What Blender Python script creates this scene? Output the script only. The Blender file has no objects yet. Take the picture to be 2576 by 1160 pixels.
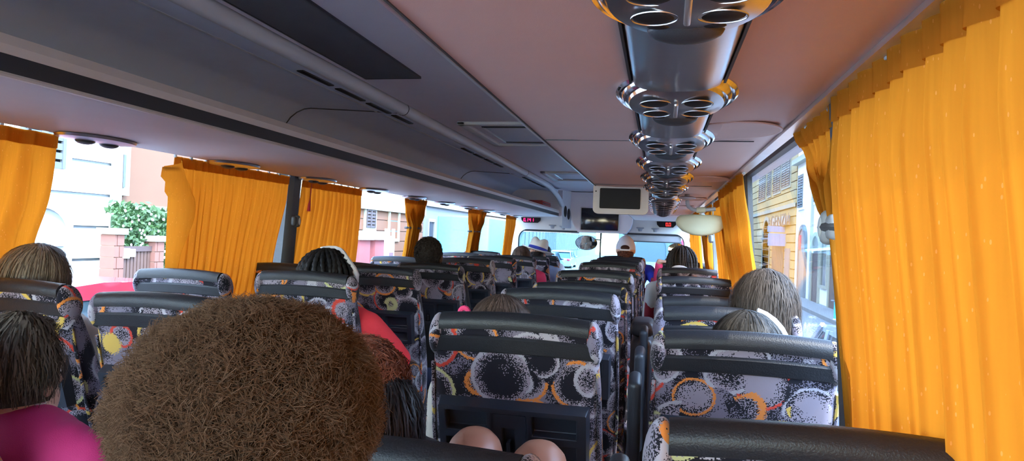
import bpy, bmesh, math, random
from mathutils import Vector, Matrix, noise
SC = bpy.context.scene
COL = SC.collection
random.seed(7)
PI = math.pi

# ------------------------------------------------------------------ camera
FPX = 1750.0
ROLL = math.radians(2.157)
_a, _b = 1659.5 - 1288, 580 - 609.9
_h = (_a * math.cos(ROLL) - _b * math.sin(ROLL)) / FPX
_v = (_a * math.sin(ROLL) + _b * math.cos(ROLL)) / FPX
YAW = math.atan(_h)
PIT = -math.atan(_v * math.cos(YAW))
CAM = Vector((0.819, 0.0, 1.36))
_H = Vector((math.cos(YAW), math.sin(YAW), 0))
FWD = Vector((-math.sin(YAW) * math.cos(PIT), math.cos(YAW) * math.cos(PIT), math.sin(PIT)))
_V = _H.cross(FWD)
RIGHT = math.cos(ROLL) * _H + math.sin(ROLL) * _V
UP = -math.sin(ROLL) * _H + math.cos(ROLL) * _V
cam_data = bpy.data.cameras.new('camera')
cam = bpy.data.objects.new('camera', cam_data)
COL.objects.link(cam)
cam_data.sensor_width = 36.0
cam_data.lens = FPX / 2576 * 36.0
cam_data.clip_start = 0.02
cam_data.clip_end = 400
cam.matrix_world = Matrix(((RIGHT.x, UP.x, -FWD.x, CAM.x), (RIGHT.y, UP.y, -FWD.y, CAM.y),
                           (RIGHT.z, UP.z, -FWD.z, CAM.z), (0, 0, 0, 1)))
SC.camera = cam

def _ray(x, y): return FWD + RIGHT * ((x - 1288) / FPX) + UP * ((580 - y) / FPX)
def onX(x, y, X):
    d = _ray(x, y); return CAM + d * ((X - CAM.x) / d.x)
def onY(x, y, Y):
    d = _ray(x, y); return CAM + d * ((Y - CAM.y) / d.y)
def onZ(x, y, Z):
    d = _ray(x, y); return CAM + d * ((Z - CAM.z) / d.z)

# ------------------------------------------------------------------ world, sun, exposure
W = bpy.data.worlds.new('World'); SC.world = W
W.use_nodes = True
wn = W.node_tree.nodes; wl = W.node_tree.links
wn.clear()
sky = wn.new('ShaderNodeTexSky'); sky.sky_type = 'NISHITA'
sky.sun_disc = False; sky.sun_elevation = math.radians(58); sky.sun_rotation = math.radians(123)
sky.air_density = 1.2; sky.dust_density = 0.6; sky.ozone_density = 2.0
bg = wn.new('ShaderNodeBackground'); bg.inputs['Strength'].default_value = 1.55
wo = wn.new('ShaderNodeOutputWorld')
wl.new(sky.outputs[0], bg.inputs[0]); wl.new(bg.outputs[0], wo.inputs[0])

sun_d = bpy.data.lights.new('sun', 'SUN'); sun_d.energy = 2.0; sun_d.angle = math.radians(0.6)
sun_d.color = (1.0, 0.94, 0.84)
sun = bpy.data.objects.new('sun', sun_d); COL.objects.link(sun)
_sd = Vector((0.46, -0.30, 0.84)).normalized()      # towards the sun
sun.rotation_euler = _sd.to_track_quat('Z', 'Y').to_euler()

SC.view_settings.view_transform = 'Standard'
SC.view_settings.look = 'None'
SC.view_settings.gamma = 1.0
SC.view_settings.use_curve_mapping = False
SC.view_settings.exposure = 1.5
SC.cycles.max_bounces = 8
SC.cycles.diffuse_bounces = 5
SC.cycles.glossy_bounces = 3
SC.cycles.transmission_bounces = 4
SC.cycles.transparent_max_bounces = 12
SC.cycles.sample_clamp_indirect = 6.0
SC.cycles.use_denoising = True

# ------------------------------------------------------------------ materials
MATS = {}
def newmat(name):
    m = bpy.data.materials.new(name); m.use_nodes = True
    m.node_tree.nodes.clear(); MATS[name] = m
    return m, m.node_tree.nodes, m.node_tree.links
def S(node, **kw):
    for k, v in kw.items(): node.inputs[k.replace('_', ' ')].default_value = v
    return node
def c4(c): return (c[0], c[1], c[2], 1.0)

def mat(name, col, rough=0.5, metal=0.0, var=0.12, scale=12.0, bump=0.0, bscale=150.0, stretch=(1, 1, 1), spec=None, emit=None, coat=0.0):
    m, n, l = newmat(name)
    out = n.new('ShaderNodeOutputMaterial'); p = n.new('ShaderNodeBsdfPrincipled')
    l.new(p.outputs[0], out.inputs[0])
    p.inputs['Roughness'].default_value = rough; p.inputs['Metallic'].default_value = metal
    if spec is not None: p.inputs['Specular IOR Level'].default_value = spec
    if coat: p.inputs['Coat Weight'].default_value = coat
    tc = n.new('ShaderNodeTexCoord'); mp = n.new('ShaderNodeMapping'); mp.inputs['Scale'].default_value = stretch
    l.new(tc.outputs['Object'], mp.inputs[0])
    nz = n.new('ShaderNodeTexNoise'); nz.inputs['Scale'].default_value = scale; nz.inputs['Detail'].default_value = 4
    l.new(mp.outputs[0], nz.inputs['Vector'])
    mx = n.new('ShaderNodeMix'); mx.data_type = 'RGBA'
    mx.inputs[6].default_value = c4([x * (1 - var) for x in col]); mx.inputs[7].default_value = c4([min(1, x * (1 + var)) for x in col])
    l.new(nz.outputs['Fac'], mx.inputs[0]); l.new(mx.outputs[2], p.inputs['Base Color'])
    if bump:
        n2 = n.new('ShaderNodeTexNoise'); n2.inputs['Scale'].default_value = bscale; l.new(mp.outputs[0], n2.inputs['Vector'])
        b = n.new('ShaderNodeBump'); b.inputs['Strength'].default_value = bump; b.inputs['Distance'].default_value = 0.002
        l.new(n2.outputs['Fac'], b.inputs['Height']); l.new(b.outputs[0], p.inputs['Normal'])
    if emit:
        p.inputs['Emission Color'].default_value = c4(emit[0]); p.inputs['Emission Strength'].default_value = emit[1]
    return m

def glassmat(name, tint, gloss=0.06):
    m, n, l = newmat(name)
    out = n.new('ShaderNodeOutputMaterial'); t = n.new('ShaderNodeBsdfTransparent'); t.inputs[0].default_value = c4(tint)
    g = n.new('ShaderNodeBsdfGlossy'); g.inputs['Roughness'].default_value = 0.02
    fr = n.new('ShaderNodeFresnel'); fr.inputs[0].default_value = 1.10
    mm = n.new('ShaderNodeMath'); mm.operation = 'MULTIPLY'; mm.inputs[1].default_value = gloss / 0.24
    l.new(fr.outputs[0], mm.inputs[0])
    mx = n.new('ShaderNodeMixShader'); l.new(mm.outputs[0], mx.inputs[0]); l.new(t.outputs[0], mx.inputs[1]); l.new(g.outputs[0], mx.inputs[2])
    l.new(mx.outputs[0], out.inputs[0])
    return m

def curtainmat(name, col, trans, mixf=0.55):
    m, n, l = newmat(name)
    out = n.new('ShaderNodeOutputMaterial'); d = n.new('ShaderNodeBsdfDiffuse'); t = n.new('ShaderNodeBsdfTranslucent')
    tc = n.new('ShaderNodeTexCoord'); mp = n.new('ShaderNodeMapping'); mp.inputs['Scale'].default_value = (40, 160, 9)
    nz = n.new('ShaderNodeTexNoise'); nz.inputs['Scale'].default_value = 1.0; nz.inputs['Detail'].default_value = 2
    l.new(tc.outputs['Object'], mp.inputs[0]); l.new(mp.outputs[0], nz.inputs['Vector'])
    # small woven flecks
    mp2 = n.new('ShaderNodeMapping'); mp2.inputs['Scale'].default_value = (120, 120, 50)
    vo = n.new('ShaderNodeTexVoronoi'); vo.inputs['Scale'].default_value = 1.0
    l.new(tc.outputs['Object'], mp2.inputs[0]); l.new(mp2.outputs[0], vo.inputs['Vector'])
    lt = n.new('ShaderNodeMath'); lt.operation = 'LESS_THAN'; lt.inputs[1].default_value = 0.13
    l.new(vo.outputs['Distance'], lt.inputs[0])
    for sh, c in ((d, col), (t, trans)):
        mx = n.new('ShaderNodeMix'); mx.data_type = 'RGBA'
        mx.inputs[6].default_value = c4([x * 0.88 for x in c]); mx.inputs[7].default_value = c4([min(1, x * 1.1) for x in c])
        l.new(nz.outputs['Fac'], mx.inputs[0])
        m2 = n.new('ShaderNodeMix'); m2.data_type = 'RGBA'
        m2.inputs[7].default_value = c4([min(1, x * 1.15 + 0.025) for x in c])
        l.new(lt.outputs[0], m2.inputs[0]); l.new(mx.outputs[2], m2.inputs[6])
        l.new(m2.outputs[2], sh.inputs[0])
    mx = n.new('ShaderNodeMixShader'); mx.inputs[0].default_value = mixf
    l.new(d.outputs[0], mx.inputs[1]); l.new(t.outputs[0], mx.inputs[2]); l.new(mx.outputs[0], out.inputs[0])
    return m

def fabricmat(name):
    m, n, l = newmat(name)
    def math_(op, a, b=None, clamp=False):
        x = n.new('ShaderNodeMath'); x.operation = op; x.use_clamp = clamp
        for i, v in enumerate((a, b)):
            if v is None: continue
            if isinstance(v, (int, float)): x.inputs[i].default_value = v
            else: l.new(v, x.inputs[i])
        return x.outputs[0]
    def smooth(v, lo, hi):
        x = n.new('ShaderNodeMapRange'); x.interpolation_type = 'SMOOTHSTEP'
        x.inputs[1].default_value = lo; x.inputs[2].default_value = hi
        l.new(v, x.inputs[0]); return x.outputs[0]
    def mixc(f, a, b):
        x = n.new('ShaderNodeMix'); x.data_type = 'RGBA'
        if isinstance(f, (int, float)): x.inputs[0].default_value = f
        else: l.new(f, x.inputs[0])
        for i, v in ((6, a), (7, b)):
            if isinstance(v, tuple): x.inputs[i].default_value = c4(v)
            else: l.new(v, x.inputs[i])
        return x.outputs[2]
    out = n.new('ShaderNodeOutputMaterial'); p = n.new('ShaderNodeBsdfPrincipled')
    p.inputs['Roughness'].default_value = 0.9; p.inputs['Specular IOR Level'].default_value = 0.15
    p.inputs['Sheen Weight'].default_value = 0.15
    l.new(p.outputs[0], out.inputs[0])
    tc = n.new('ShaderNodeTexCoord'); oi = n.new('ShaderNodeObjectInfo')
    vm = n.new('ShaderNodeVectorMath'); vm.operation = 'SCALE'; vm.inputs[0].default_value = (3.1, 1.7, 2.3)
    l.new(oi.outputs['Random'], vm.inputs['Scale'])
    ad = n.new('ShaderNodeVectorMath'); ad.operation = 'ADD'
    l.new(tc.outputs['Object'], ad.inputs[0]); l.new(vm.outputs[0], ad.inputs[1])
    P = ad.outputs[0]
    sn = n.new('ShaderNodeVectorMath'); sn.operation = 'SNAP'; sn.inputs[1].default_value = (0.0022, 0.0022, 0.0022)
    l.new(P, sn.inputs[0])
    wnz = n.new('ShaderNodeTexWhiteNoise'); wnz.noise_dimensions = '3D'; l.new(sn.outputs[0], wnz.inputs['Vector'])
    px = wnz.outputs['Value']
    big = n.new('ShaderNodeTexNoise'); big.inputs['Scale'].default_value = 14.0; big.inputs['Detail'].default_value = 1.0
    l.new(P, big.inputs['Vector']); bigf = big.outputs['Fac']
    # jitter the coordinates by a thread so that circle edges look woven
    jv = n.new('ShaderNodeVectorMath'); jv.operation = 'SCALE'; jv.inputs['Scale'].default_value = 0.004
    l.new(wnz.outputs['Color'], jv.inputs[0])
    pj = n.new('ShaderNodeVectorMath'); pj.operation = 'ADD'; l.new(P, pj.inputs[0]); l.new(jv.outputs[0], pj.inputs[1])
    BLACK = (0.010, 0.009, 0.014); LILAC = (0.265, 0.218, 0.252)
    def layer(scale, seed, base):
        mp = n.new('ShaderNodeMapping'); mp.inputs['Location'].default_value = (seed, seed * 1.3, seed * 0.7)
        l.new(pj.outputs[0], mp.inputs[0])
        vo = n.new('ShaderNodeTexVoronoi'); vo.inputs['Scale'].default_value = scale; vo.inputs['Randomness'].default_value = 0.85
        l.new(mp.outputs[0], vo.inputs['Vector'])
        sp = n.new('ShaderNodeSeparateColor'); l.new(vo.outputs['Color'], sp.inputs[0])
        r1, r2, r3 = sp.outputs[0], sp.outputs[1], sp.outputs[2]
        rad = math_('ADD', math_('MULTIPLY', r1, 0.22), 0.40)
        t = math_('DIVIDE', vo.outputs['Distance'], rad)
        inside = math_('LESS_THAN', t, 1.0)
        darkc = smooth(t, 0.50, 0.98)
        lightc = math_('SUBTRACT', 1.0, smooth(t, 0.35, 1.25))
        isd = math_('GREATER_THAN', r2, 0.42)
        prob = math_('ADD', math_('MULTIPLY', darkc, isd), math_('MULTIPLY', lightc, math_('SUBTRACT', 1.0, isd)))
        prob = math_('ADD', prob, math_('MULTIPLY', math_('SUBTRACT', bigf, 0.5), 1.1))
        lit = math_('LESS_THAN', px, prob)
        cin = mixc(lit, BLACK, LILAC)
        rim = math_('MULTIPLY', math_('GREATER_THAN', t, 0.885), inside)
        rc = n.new('ShaderNodeValToRGB'); rc.color_ramp.interpolation = 'CONSTANT'
        els = rc.color_ramp.elements
        els[0].position = 0.0; els[0].color = (0.36, 0.33, 0.36, 1)
        els[1].position = 0.42; els[1].color = (0.62, 0.20, 0.04, 1)
        for pos, c in ((0.62, (0.55, 0.36, 0.08, 1)), (0.78, (0.52, 0.05, 0.03, 1)), (0.9, (0.45, 0.43, 0.2, 1))):
            e = els.new(pos); e.color = c
        l.new(r3, rc.inputs[0])
        cc = mixc(rim, cin, rc.outputs[0])
        return mixc(inside, base, cc)
    pb = smooth(bigf, 0.36, 0.66)
    base = mixc(math_('LESS_THAN', px, pb), BLACK, (0.17, 0.145, 0.185))
    a = layer(9.5, 3.1, base)
    b = layer(7.0, 11.7, a)
    # keep some of the first layer on top
    k = n.new('ShaderNodeTexNoise'); k.inputs['Scale'].default_value = 5.0; l.new(P, k.inputs['Vector'])
    col = mixc(math_('GREATER_THAN', k.outputs['Fac'], 0.56), b, a)
    l.new(col, p.inputs['Base Color'])
    bp = n.new('ShaderNodeBump'); bp.inputs['Strength'].default_value = 0.25; bp.inputs['Distance'].default_value = 0.001
    l.new(px, bp.inputs['Height']); l.new(bp.outputs[0], p.inputs['Normal'])
    return m

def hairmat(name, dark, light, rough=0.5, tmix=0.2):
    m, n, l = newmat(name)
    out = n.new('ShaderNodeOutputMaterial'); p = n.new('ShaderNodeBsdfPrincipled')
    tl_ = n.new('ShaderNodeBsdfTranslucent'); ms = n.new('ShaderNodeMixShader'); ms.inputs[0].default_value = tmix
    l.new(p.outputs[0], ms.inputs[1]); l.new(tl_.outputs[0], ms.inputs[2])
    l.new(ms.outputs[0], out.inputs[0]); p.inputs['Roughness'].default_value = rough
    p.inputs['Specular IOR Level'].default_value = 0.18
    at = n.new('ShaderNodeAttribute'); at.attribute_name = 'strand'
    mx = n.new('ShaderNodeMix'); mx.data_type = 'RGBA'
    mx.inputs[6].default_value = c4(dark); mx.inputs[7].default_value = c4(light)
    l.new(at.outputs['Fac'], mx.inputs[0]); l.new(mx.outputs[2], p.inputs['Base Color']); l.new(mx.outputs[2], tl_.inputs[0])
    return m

mat('panel_grey', (0.62, 0.60, 0.66), 0.6, bump=0.12, bscale=400, var=0.04)
mat('panel_rack', (0.56, 0.52, 0.56), 0.55, bump=0.15, bscale=500, var=0.04)
mat('panel_inner', (0.62, 0.70, 0.82), 0.75, bump=0.15, bscale=500, var=0.05)
mat('panel_rack_curtain_glow', (0.62, 0.43, 0.38), 0.55, bump=0.15, bscale=500, var=0.04)  # orange light bounced off the right curtain is mixed into this base colour
mat('panel_light', (0.58, 0.62, 0.65), 0.5, var=0.04)
mat('lip', (0.52, 0.49, 0.48), 0.45, var=0.04)
mat('rubber', (0.018, 0.02, 0.024), 0.5)
mat('dark_plastic', (0.030, 0.034, 0.042), 0.42, bump=0.15, bscale=600)
mat('tray_plastic', (0.020, 0.024, 0.034), 0.33, bump=0.1, bscale=700, var=0.06)
mat('recess_dark', (0.006, 0.007, 0.009), 0.5)
mat('vinyl', (0.014, 0.014, 0.017), 0.45, bump=0.35, bscale=350, var=0.2, spec=0.35)
mat('chrome', (0.74, 0.76, 0.80), 0.16, 1.0, var=0.03)
mat('brushed', (0.62, 0.64, 0.68), 0.28, 1.0, var=0.06, stretch=(2, 40, 40))
mat('silver', (0.80, 0.82, 0.84), 0.3, 0.9)
mat('floor', (0.10, 0.10, 0.11), 0.6, bump=0.2)
mat('pillar', (0.055, 0.06, 0.065), 0.6, bump=0.25, bscale=250)
mat('pillar_light', (0.42, 0.46, 0.47), 0.5)
mat('clip', (0.26, 0.28, 0.29), 0.4)
mat('visor_cream', (0.46, 0.47, 0.34), 0.5, var=0.05)
mat('arm_grey', (0.30, 0.33, 0.38), 0.35)
mat('screen', (0.012, 0.013, 0.017), 0.12, spec=0.6)
mat('screen_off', (0.008, 0.009, 0.013), 0.6, spec=0.2)
mat('bezel', (0.44, 0.43, 0.45), 0.5)
mat('led', (0.9, 0.02, 0.15), 0.5, emit=((1.0, 0.02, 0.18), 1.2))
mat('led_red', (0.9, 0.03, 0.03), 0.5, emit=((1.0, 0.03, 0.03), 1.2))
mat('grille', (0.10, 0.105, 0.12), 0.7, bump=0.8, bscale=900)
mat('mirror', (0.85, 0.87, 0.88), 0.02, 1.0, var=0.0)
mat('red_box', (0.32, 0.03, 0.03), 0.45)
mat('box_end', (0.62, 0.42, 0.40), 0.5)
mat('red_strap', (0.45, 0.02, 0.05), 0.6)
glassmat('pane', (0.93, 0.96, 0.96))
glassmat('windscreen', (0.72, 0.95, 1.0))
curtainmat('curtain', (0.58, 0.225, 0.022), (0.47, 0.137, 0.008), 0.45)
fabricmat('fabric')
mat('seat_metal', (0.10, 0.10, 0.11), 0.4, 0.6)
mat('skin_light', (0.62, 0.36, 0.26), 0.5, var=0.06)
mat('skin_mid', (0.42, 0.19, 0.115), 0.45, var=0.06)
mat('skin_tan', (0.42, 0.20, 0.12), 0.5, var=0.06)
mat('skin_dark', (0.10, 0.05, 0.032), 0.45, var=0.06)
mat('eye', (0.75, 0.75, 0.75), 0.2)
mat('pupil', (0.01, 0.008, 0.006), 0.2)
mat('lips', (0.42, 0.14, 0.12), 0.4)
for nm, c in dict(pink=(0.50, 0.02, 0.13), red=(0.75, 0.03, 0.04), black=(0.012, 0.012, 0.014), blue=(0.02, 0.05, 0.62), sky=(0.30, 0.42, 0.68),
                  white=(0.72, 0.72, 0.74), grey=(0.25, 0.26, 0.28), beige=(0.45, 0.40, 0.34), denim=(0.06, 0.09, 0.18), maroon=(0.33, 0.02, 0.04),
                  capgrey=(0.55, 0.56, 0.66), straw=(0.66, 0.63, 0.56), band=(0.03, 0.05, 0.38), hotpink=(0.8, 0.05, 0.16), lav=(0.45, 0.40, 0.52)).items():
    mat('cloth_' + nm, c, 0.8, bump=0.4, bscale=500, var=0.1)
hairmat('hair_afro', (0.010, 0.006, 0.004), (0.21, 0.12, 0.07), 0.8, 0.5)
hairmat('hair_blonde', (0.09, 0.062, 0.04), (0.36, 0.28, 0.20), 0.45)
hairmat('hair_grey', (0.032, 0.022, 0.016), (0.125, 0.092, 0.07), 0.5)
hairmat('hair_brown', (0.035, 0.022, 0.016), (0.20, 0.13, 0.10), 0.4)
hairmat('hair_black', (0.006, 0.006, 0.007), (0.03, 0.03, 0.034), 0.45)
hairmat('hair_dark', (0.010, 0.008, 0.009), (0.05, 0.04, 0.04), 0.45)
hairmat('hair_auburn', (0.05, 0.016, 0.010), (0.26, 0.085, 0.05), 0.45)
hairmat('hair_ash', (0.012, 0.010, 0.008), (0.085, 0.070, 0.056), 0.45)
hairmat('hair_pinned', (0.022, 0.016, 0.012), (0.21, 0.165, 0.125), 0.45)
hairmat('hair_braid', (0.012, 0.010, 0.010), (0.09, 0.075, 0.068), 0.55)
# street
mat('asphalt', (0.15, 0.155, 0.16), 0.85, bump=0.5, bscale=60)
mat('paving', (0.17, 0.168, 0.165), 0.85, bump=0.3, bscale=40)
mat('white_wall', (0.80, 0.81, 0.80), 0.85, scale=1.5)
mat('white_groove', (0.12, 0.13, 0.14), 0.9)
mat('stone_trim', (0.19, 0.19, 0.18), 0.8)
mat('cream_trim', (0.28, 0.265, 0.20), 0.8)
mat('peach_wall', (0.155, 0.074, 0.042), 0.85, scale=1.2)
mat('brick_orange', (0.16, 0.07, 0.036), 0.85, scale=2)
mat('brick_joint', (0.22, 0.12, 0.08), 0.9)
mat('yellow_wall', (0.36, 0.245, 0.10), 0.85, scale=1.5)
mat('yellow_joint', (0.10, 0.065, 0.03), 0.9)
mat('pale_wall', (0.13, 0.14, 0.15), 0.85, scale=1.0)
mat('grey_wall', (0.16, 0.175, 0.19), 0.85, scale=1.0)
mat('shutter', (0.09, 0.10, 0.115), 0.6)
mat('shutter_brown', (0.07, 0.05, 0.05), 0.6)
mat('window_dark', (0.03, 0.04, 0.055), 0.15)
mat('rollerdoor', (0.22, 0.24, 0.26), 0.5)
mat('door_wood', (0.08, 0.05, 0.045), 0.6)
mat('brick_red', (0.20, 0.085, 0.06), 0.85)
mat('gate_brown', (0.10, 0.055, 0.04), 0.7)
mat('column_red', (0.22, 0.055, 0.055), 0.8)
mat('sign_white', (0.75, 0.77, 0.78), 0.5)
mat('sign_blue', (0.10, 0.20, 0.36), 0.4)
mat('sign_grey', (0.20, 0.215, 0.21), 0.5)
mat('ink', (0.03, 0.035, 0.04), 0.6)
mat('ink_purple', (0.12, 0.06, 0.25), 0.6)
mat('ink_red', (0.6, 0.04, 0.08), 0.6)
mat('leaf', (0.03, 0.075, 0.018), 0.6, var=0.5, scale=30)
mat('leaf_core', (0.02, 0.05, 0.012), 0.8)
mat('car_red', (0.28, 0.015, 0.03), 0.25, coat=0.6)
mat('car_blue', (0.30, 0.38, 0.48), 0.25, coat=0.6)
mat('car_white', (0.7, 0.72, 0.74), 0.25, coat=0.6)
mat('car_dark', (0.05, 0.07, 0.1), 0.25, coat=0.6)
mat('car_glass', (0.03, 0.05, 0.06), 0.05, spec=0.8)
mat('tyre', (0.015, 0.015, 0.016), 0.8)
mat('bus_blue', (0.10, 0.40, 0.60), 0.3)
mat('pipe', (0.32, 0.33, 0.30), 0.5)
mat('cyan_post', (0.05, 0.42, 0.55), 0.5)

# ------------------------------------------------------------------ mesh helpers
class MB:
    def __init__(self): self.v = []; self.f = []; self.attr = []
    def add(self, vs, fs, a=0.5):
        o = len(self.v); self.v += [tuple(x) for x in vs]; self.f += [tuple(i + o for i in f) for f in fs]
        self.attr += [a] * len(vs) if isinstance(a, (int, float)) else list(a)
        return self
    def box(self, c, s, rot=None, bev=0.0, seg=2):
        bm = bmesh.new(); bmesh.ops.create_cube(bm, size=1.0)
        for v in bm.verts: v.co = Vector((v.co.x * s[0], v.co.y * s[1], v.co.z * s[2]))
        if bev: bmesh.ops.bevel(bm, geom=bm.edges[:], offset=min(bev, min(s) * 0.49), segments=seg, profile=0.5, affect='EDGES')
        R = rot if rot is not None else Matrix.Identity(3)
        bm.verts.index_update()
        vs = [R @ v.co + Vector(c) for v in bm.verts]; fs = [[v.index for v in f.verts] for f in bm.faces]
        bm.free(); return self.add(vs, fs)
    def span(self, a, b, bev=0.0, seg=2):
        return self.box([(p + q) / 2 for p, q in zip(a, b)], [abs(q - p) for p, q in zip(a, b)], None, bev, seg)
    def loft(self, rings, close_u=True, cap0=True, cap1=True, a=0.5):
        n = len(rings[0]); vs = [p for r in rings for p in r]; fs = []
        for i in range(len(rings) - 1):
            for j in range(n if close_u else n - 1):
                k = (j + 1) % n
                fs.append((i * n + j, i * n + k, (i + 1) * n + k, (i + 1) * n + j))
        if cap0: fs.append(tuple(reversed(range(n))))
        if cap1: fs.append(tuple((len(rings) - 1) * n + j for j in range(n)))
        return self.add(vs, fs, a)
    def prism(self, poly, d0, d1, axis='Y'):
        def pt(p, d):
            return {'Y': (p[0], d, p[1]), 'X': (d, p[0], p[1]), 'Z': (p[0], p[1], d)}[axis]
        return self.loft([[pt(p, d0) for p in poly], [pt(p, d1) for p in poly]])
    def tube(self, path, r, seg=8, cap=True, a=0.5):
        rings = []; path = [Vector(p) for p in path]
        rr = r if isinstance(r, (list, tuple)) else [r] * len(path)
        up = Vector((0, 0, 1)); prev = None
        for i, p in enumerate(path):
            t = (path[min(i + 1, len(path) - 1)] - path[max(i - 1, 0)])
            t = t.normalized() if t.length > 1e-9 else Vector((0, 0, 1))
            if prev is None:
                u = t.cross(up)
                if u.length < 1e-3: u = t.cross(Vector((1, 0, 0)))
            else: u = prev - t * prev.dot(t)
            u.normalize(); prev = u; w = t.cross(u)
            rings.append([p + (u * math.cos(2 * PI * k / seg) + w * math.sin(2 * PI * k / seg)) * rr[i] for k in range(seg)])
        return self.loft(rings, cap0=cap, cap1=cap, a=a)
    def ell(self, c, r, nu=16, nv=10, rot=None, a=0.5):
        vs = []; fs = []; R = rot if rot is not None else Matrix.Identity(3); c = Vector(c)
        for i in range(nv + 1):
            th = PI * i / nv
            for j in range(nu):
                ph = 2 * PI * j / nu
                vs.append(c + R @ Vector((r[0] * math.sin(th) * math.cos(ph), r[1] * math.sin(th) * math.sin(ph), r[2] * math.cos(th))))
        for i in range(nv):
            for j in range(nu):
                k = (j + 1) % nu
                fs.append((i * nu + j, (i + 1) * nu + j, (i + 1) * nu + k, i * nu + k))
        return self.add(vs, fs, a)
    def cone(self, p0, p1, r0, r1, seg=10):
        return self.tube([p0, p1], [r0, r1], seg)
    def capsule(self, p0, p1, r0, r1, seg=10):
        self.cone(p0, p1, r0, r1, seg); self.ell(p0, (r0,) * 3, seg, 6); return self.ell(p1, (r1,) * 3, seg, 6)
    def lathe(self, prof, c=(0, 0, 0), sx=1, sy=1, n=32, rot=None):
        R = rot if rot is not None else Matrix.Identity(3); c = Vector(c)
        rings = [[c + R @ Vector((r * sx * math.cos(2 * PI * k / n), r * sy * math.sin(2 * PI * k / n), z)) for k in range(n)] for r, z in prof]
        return self.loft(rings, cap0=prof[0][0] > 1e-4, cap1=prof[-1][0] > 1e-4)
    def grid(self, fn, nu, nv, a=0.5):
        vs = [fn(i / nu, j / nv) for j in range(nv + 1) for i in range(nu + 1)]
        fs = [(j * (nu + 1) + i, j * (nu + 1) + i + 1, (j + 1) * (nu + 1) + i + 1, (j + 1) * (nu + 1) + i) for j in range(nv) for i in range(nu)]
        return self.add(vs, fs, a)
    def mesh(self, name, material, smooth=True, strand=False):
        me = bpy.data.meshes.new(name); me.from_pydata(self.v, [], self.f); me.update()
        bm = bmesh.new(); bm.from_mesh(me)
        if not strand: bmesh.ops.recalc_face_normals(bm, faces=bm.faces[:])
        bm.to_mesh(me); bm.free()
        if strand:
            at = me.attributes.new('strand', 'FLOAT', 'POINT'); at.data.foreach_set('value', self.attr)
        if smooth:
            me.polygons.foreach_set('use_smooth', [True] * len(me.polygons))
            if smooth is True and hasattr(me, 'set_sharp_from_angle'): me.set_sharp_from_angle(angle=math.radians(38))
        me.materials.append(MATS[material]); return me
    def build(self, name, material, parent=None, smooth=True, loc=None, rot=None, strand=False):
        ob = bpy.data.objects.new(name, self.mesh(name, material, smooth, strand)); COL.objects.link(ob)
        if parent: ob.parent = parent
        if loc: ob.location = loc
        if rot: ob.rotation_euler = rot
        return ob

def tag(o, label=None, cat=None, group=None, kind=None):
    if label: o['label'] = label
    if cat: o['category'] = cat
    if group: o['group'] = group
    if kind: o['kind'] = kind
    return o
def thing(name, label, cat, loc=(0, 0, 0), rz=0, group=None):
    o = bpy.data.objects.new(name, None); COL.objects.link(o); o.empty_display_size = 0.1
    o.location = loc; o.rotation_euler = (0, 0, rz)
    return tag(o, label, cat, group)
def copy_tree(o, parent=None):
    c = o.copy(); COL.objects.link(c); c.parent = parent
    for ch in list(o.children): copy_tree(ch, c)
    return c
def struct(o, label=None, cat=None): return tag(o, label, cat, None, 'structure')
def lerp(a, b, t): return a + (b - a) * t
def rrect(x0, x1, z0, z1, r, n=5):
    pts = []
    for cx, cz, a0 in ((x1 - r, z1 - r, 0), (x0 + r, z1 - r, 90), (x0 + r, z0 + r, 180), (x1 - r, z0 + r, 270)):
        for k in range(n + 1):
            a = math.radians(a0 + 90 * k / n); pts.append((cx + r * math.cos(a), cz + r * math.sin(a)))
    return pts
def smoothstep(t): t = max(0, min(1, t)); return t * t * (3 - 2 * t)
ORD = ['first', 'second', 'third', 'fourth', 'fifth', 'sixth', 'seventh', 'eighth', 'ninth', 'tenth', 'eleventh', 'twelfth']

# ------------------------------------------------------------------ bus shell
YB, YF, RZ = -1.35, 9.75, 1.636
struct(MB().span((-1.26, YB, -0.06), (1.26, YF + 0.2, 0.0)).build('floor', 'floor'), 'dark floor of the coach under the seats', 'floor')
def wall(side, nm):
    s = side
    prof = [(1.246, 0), (1.246, 0.885), (1.27, 0.885), (1.29, 0.8), (1.29, -0.06), (1.246, -0.06)]
    o = MB().prism([(s * x, z) for x, z in prof], YB, YF).build(nm, 'panel_grey')
    return struct(o, 'grey lower side panel of the coach, %s side' % ('left' if s < 0 else 'right'), 'wall')
wall(-1, 'wall_left'); wall(1, 'wall_right')
# roof and centre ceiling
roof = MB()
roof.span((-1.30, YB, 2.02), (1.30, YF, 2.10))
roof.prism([(-0.44, 2.0), (0.62, 2.0), (0.62, 2.03), (-0.44, 2.03)], YB, YF - 0.1)
for s in (-1, 1): roof.prism([(s * 1.195, 1.665), (s * 1.25, 1.665), (s * 1.25, 2.03), (s * 1.16, 2.03), (s * 1.16, 1.80)], YB, YF)
struct(roof.build('ceiling', 'panel_grey'), 'grey centre ceiling and roof of the coach', 'ceiling')
# rear wall; its unseen wide window is invented to let in more light
rw = MB()
rw.span((-1.26, YB - 0.06, 0), (1.26, YB, 0.95)); rw.span((-1.26, YB - 0.06, 1.88), (1.26, YB, 2.06))
for s in (-1, 1): rw.span((s * 1.26, YB - 0.06, 0.95), (s * 1.14, YB, 1.88))
struct(rw.build('wall_rear', 'panel_grey'), 'grey rear wall of the coach behind the camera', 'wall')
struct(MB().span((-1.14, YB - 0.035, 0.95), (1.14, YB - 0.03, 1.88)).build('window_1', 'pane'), 'unseen rear window of the coach, invented and widened to brighten the cabin', 'window')

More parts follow.
